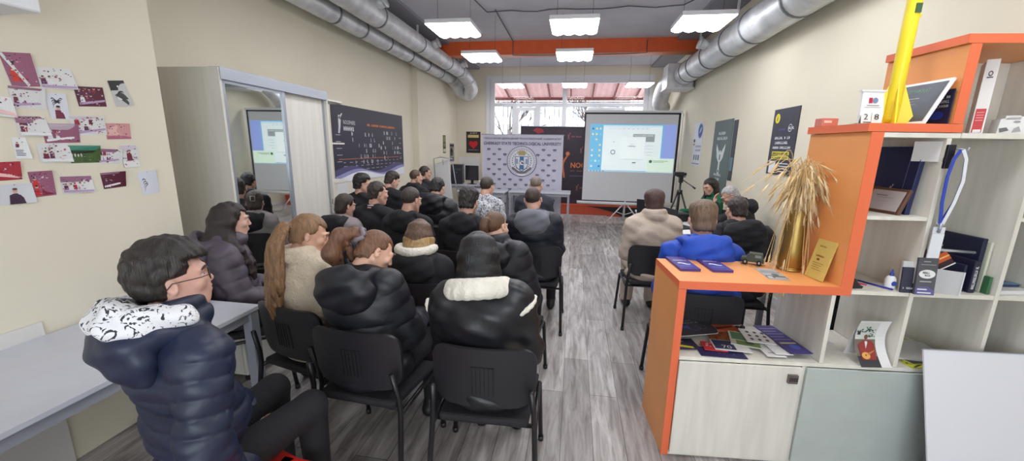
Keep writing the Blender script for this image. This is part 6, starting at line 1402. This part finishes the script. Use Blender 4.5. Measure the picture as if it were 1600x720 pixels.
P('the man in the black hooded winter coat', 'man with black hair in a black winter coat with flat hood before the flip chart', (-1.56, 4.40, 1.25), face=-4, lean=8, hyaw=-8, hpitch=16, sc=1.15, hair=dict(crew, rgb=(24, 22, 24), t=.012, top=.018), top=dict(mat=pufb, fat=.045, hood=dict(s=1.35, mat=pufb)))
P('the man with bushy dark hair', 'man with bushy dark hair and black hoodie in front of the white print jacket', (-.925, 3.42, 1.24), face=0, lean=5, hyaw=-8, hpitch=12, hair=dict(rgb=(36, 31, 31), t=.018, top=.026, sd=.016, bulk=1, tuft=.005, nape=-.06), top=dict(mat=blackc, fat=.018, hood=dict(s=.95)), res=.0075)
P('the man in the white print jacket', 'man with short brown hair in a white and grey print jacket before the banner', (-1.025, 4.65, 1.26), face=-4, lean=5, hyaw=-20, hpitch=10, hair=dict(buzz, t=.010, top=.014), top=dict(mat=camo_, fat=.022, collar=.0), res=.008)
r, i = P('the man in the dark vest with the grey hood', 'man with cropped hair, grey hood and dark quilted vest next to the aisle', (-.37, 3.708, 1.25), face=0, lean=1, side=-5, hyaw=-3, hpitch=8, sc=1.12, hair=dict(buzz, rgb=(64, 50, 44)), top=dict(mat=mat('slate_puffer', (32, 34, 46), .55, bump=.2, bscale=22), fat=.036, q=.08, qa=.009, nq=3.5, hood=dict(s=1.28, mat=cloth('grey_hood_cloth', (116, 118, 128))), hem=-.1), res=.0075)
P('the man with thin grey hair near the front', 'man with thin grey hair and dark jacket right before the front table', (-.47, 5.05, 1.26), face=0, lean=4, hyaw=-14, hpitch=8, hair=dict(buzz, rgb=(120, 106, 98), t=.004, top=.004), top=dict(mat=cloth('dark_slate_cloth', (44, 46, 58)), fat=.02))
# right block
P('the woman in the beige coat', 'woman with smooth brown hair in a beige coat, right of the aisle', (.79, 3.98, 1.22), face=2, lean=4, hyaw=-2, hpitch=6, w=.96, sc=1.12, hair=dict(rgb=(70, 46, 42), t=.020, top=.022, sd=.028, tuft=.0008, ts=.5, bulk=1, nape=-.085, ey=.02), top=dict(mat=cloth('beige_coat_cloth', (186, 170, 156)), name='coat', fat=.038, collar=.045, hem=-.12, na=.007), legs=dict(mat=cloth('beige_coat_cloth', (186, 170, 156)), fat=.02), res=.0075)
r, i = P('the boy in the bright blue hooded jacket', 'boy with straight fair brown hair and bright blue hood behind the orange shelf', (.86, 2.74, 1.26), face=-2, lean=4, hyaw=4, hpitch=4, sc=1.06, headscale=1.12, hair=dict(rgb=(108, 86, 68), t=.018, top=.020, sd=.020, bulk=1, tuft=.0012, ts=.6, nape=-.075, ey=.03), top=dict(mat=cloth('bright_blue_cloth', (28, 72, 178), rough=.6), fat=.032, hood=dict(s=1.3), hem=-.08), res=.007, legs=dict(mat=blackc))
P('the man in the black padded hood jacket', 'man with short dark hair and thick black hooded jacket, right of the blue jacket', (1.40, 3.60, 1.235), face=0, lean=4, hyaw=8, hpitch=10, sc=1.1, hair=dict(crew, t=.009, top=.014, rgb=(50, 38, 36)), top=dict(mat=black2, fat=.045, hood=dict(s=1.35, mat=black2, q=.05), na=.008))
P('the person hidden behind the orange upright', 'person in a black jacket almost hidden behind the orange upright, only a sleeve in view', (2.04, 3.02, 1.20), face=14, lean=10, hyaw=0, hpitch=10, hair=crew, top=dict(mat=blackc, fat=.035), hands={-1: (-.22, .36, .80), 1: (.1, .4, .80)})
# woman in green and older man at the laptops
gr_ = cloth('green_knit', (20, 96, 66), bump=.35, bscale=80)
r, i = P('the woman in green', 'woman with dark hair in a green sweater sitting at the laptop table', (2.0, 6.22, 1.215), face=104, lean=6, hyaw=18, hpitch=16, w=.93, sc=.96, skin_rgb=(206, 160, 142), hair=dict(rgb=(38, 28, 28), t=.012, top=.014, tuft=.001, ts=.5, more=longhair(.28, .036, .080, .01), long=.25, ey=.035, nape=-.2, hl=.07), top=dict(mat=gr_, name='sweater', fat=.010, collar=.02, na=.004), hands={-1: (-.16, .44, .79), 1: (.16, .42, .79)}, poles={-1: (-.5, 0, -.8), 1: (.5, 0, -.8)}, res=.007, hres=.0055)
r, i = P('the grey haired man', 'grey haired man with glasses resting his forehead on his hand by the right wall', (1.90, 5.12, 1.20), face=62, lean=16, hyaw=14, hpitch=22, sc=1.06, skin_rgb=(204, 158, 140), hair=dict(rgb=(168, 164, 164), t=.008, top=.012, tuft=.001, hl=.066), glasses=(60, 50, 50), top=dict(mat=black2, fat=.022, collar=.03, hood=dict(s=.9)), hands={-1: (-.02, .42, 1.05), 1: (.16, .44, .79)}, poles={-1: (-.4, .3, -1), 1: (.5, 0, -.8)}, res=.007, hres=.0055, extra=dict(hd={-1: (0, .05, 1.), 1: (-.25, .45, -.1)}, hn={-1: (0, 1., .1), 1: (0, .3, 1.)}), handcurl=.5)
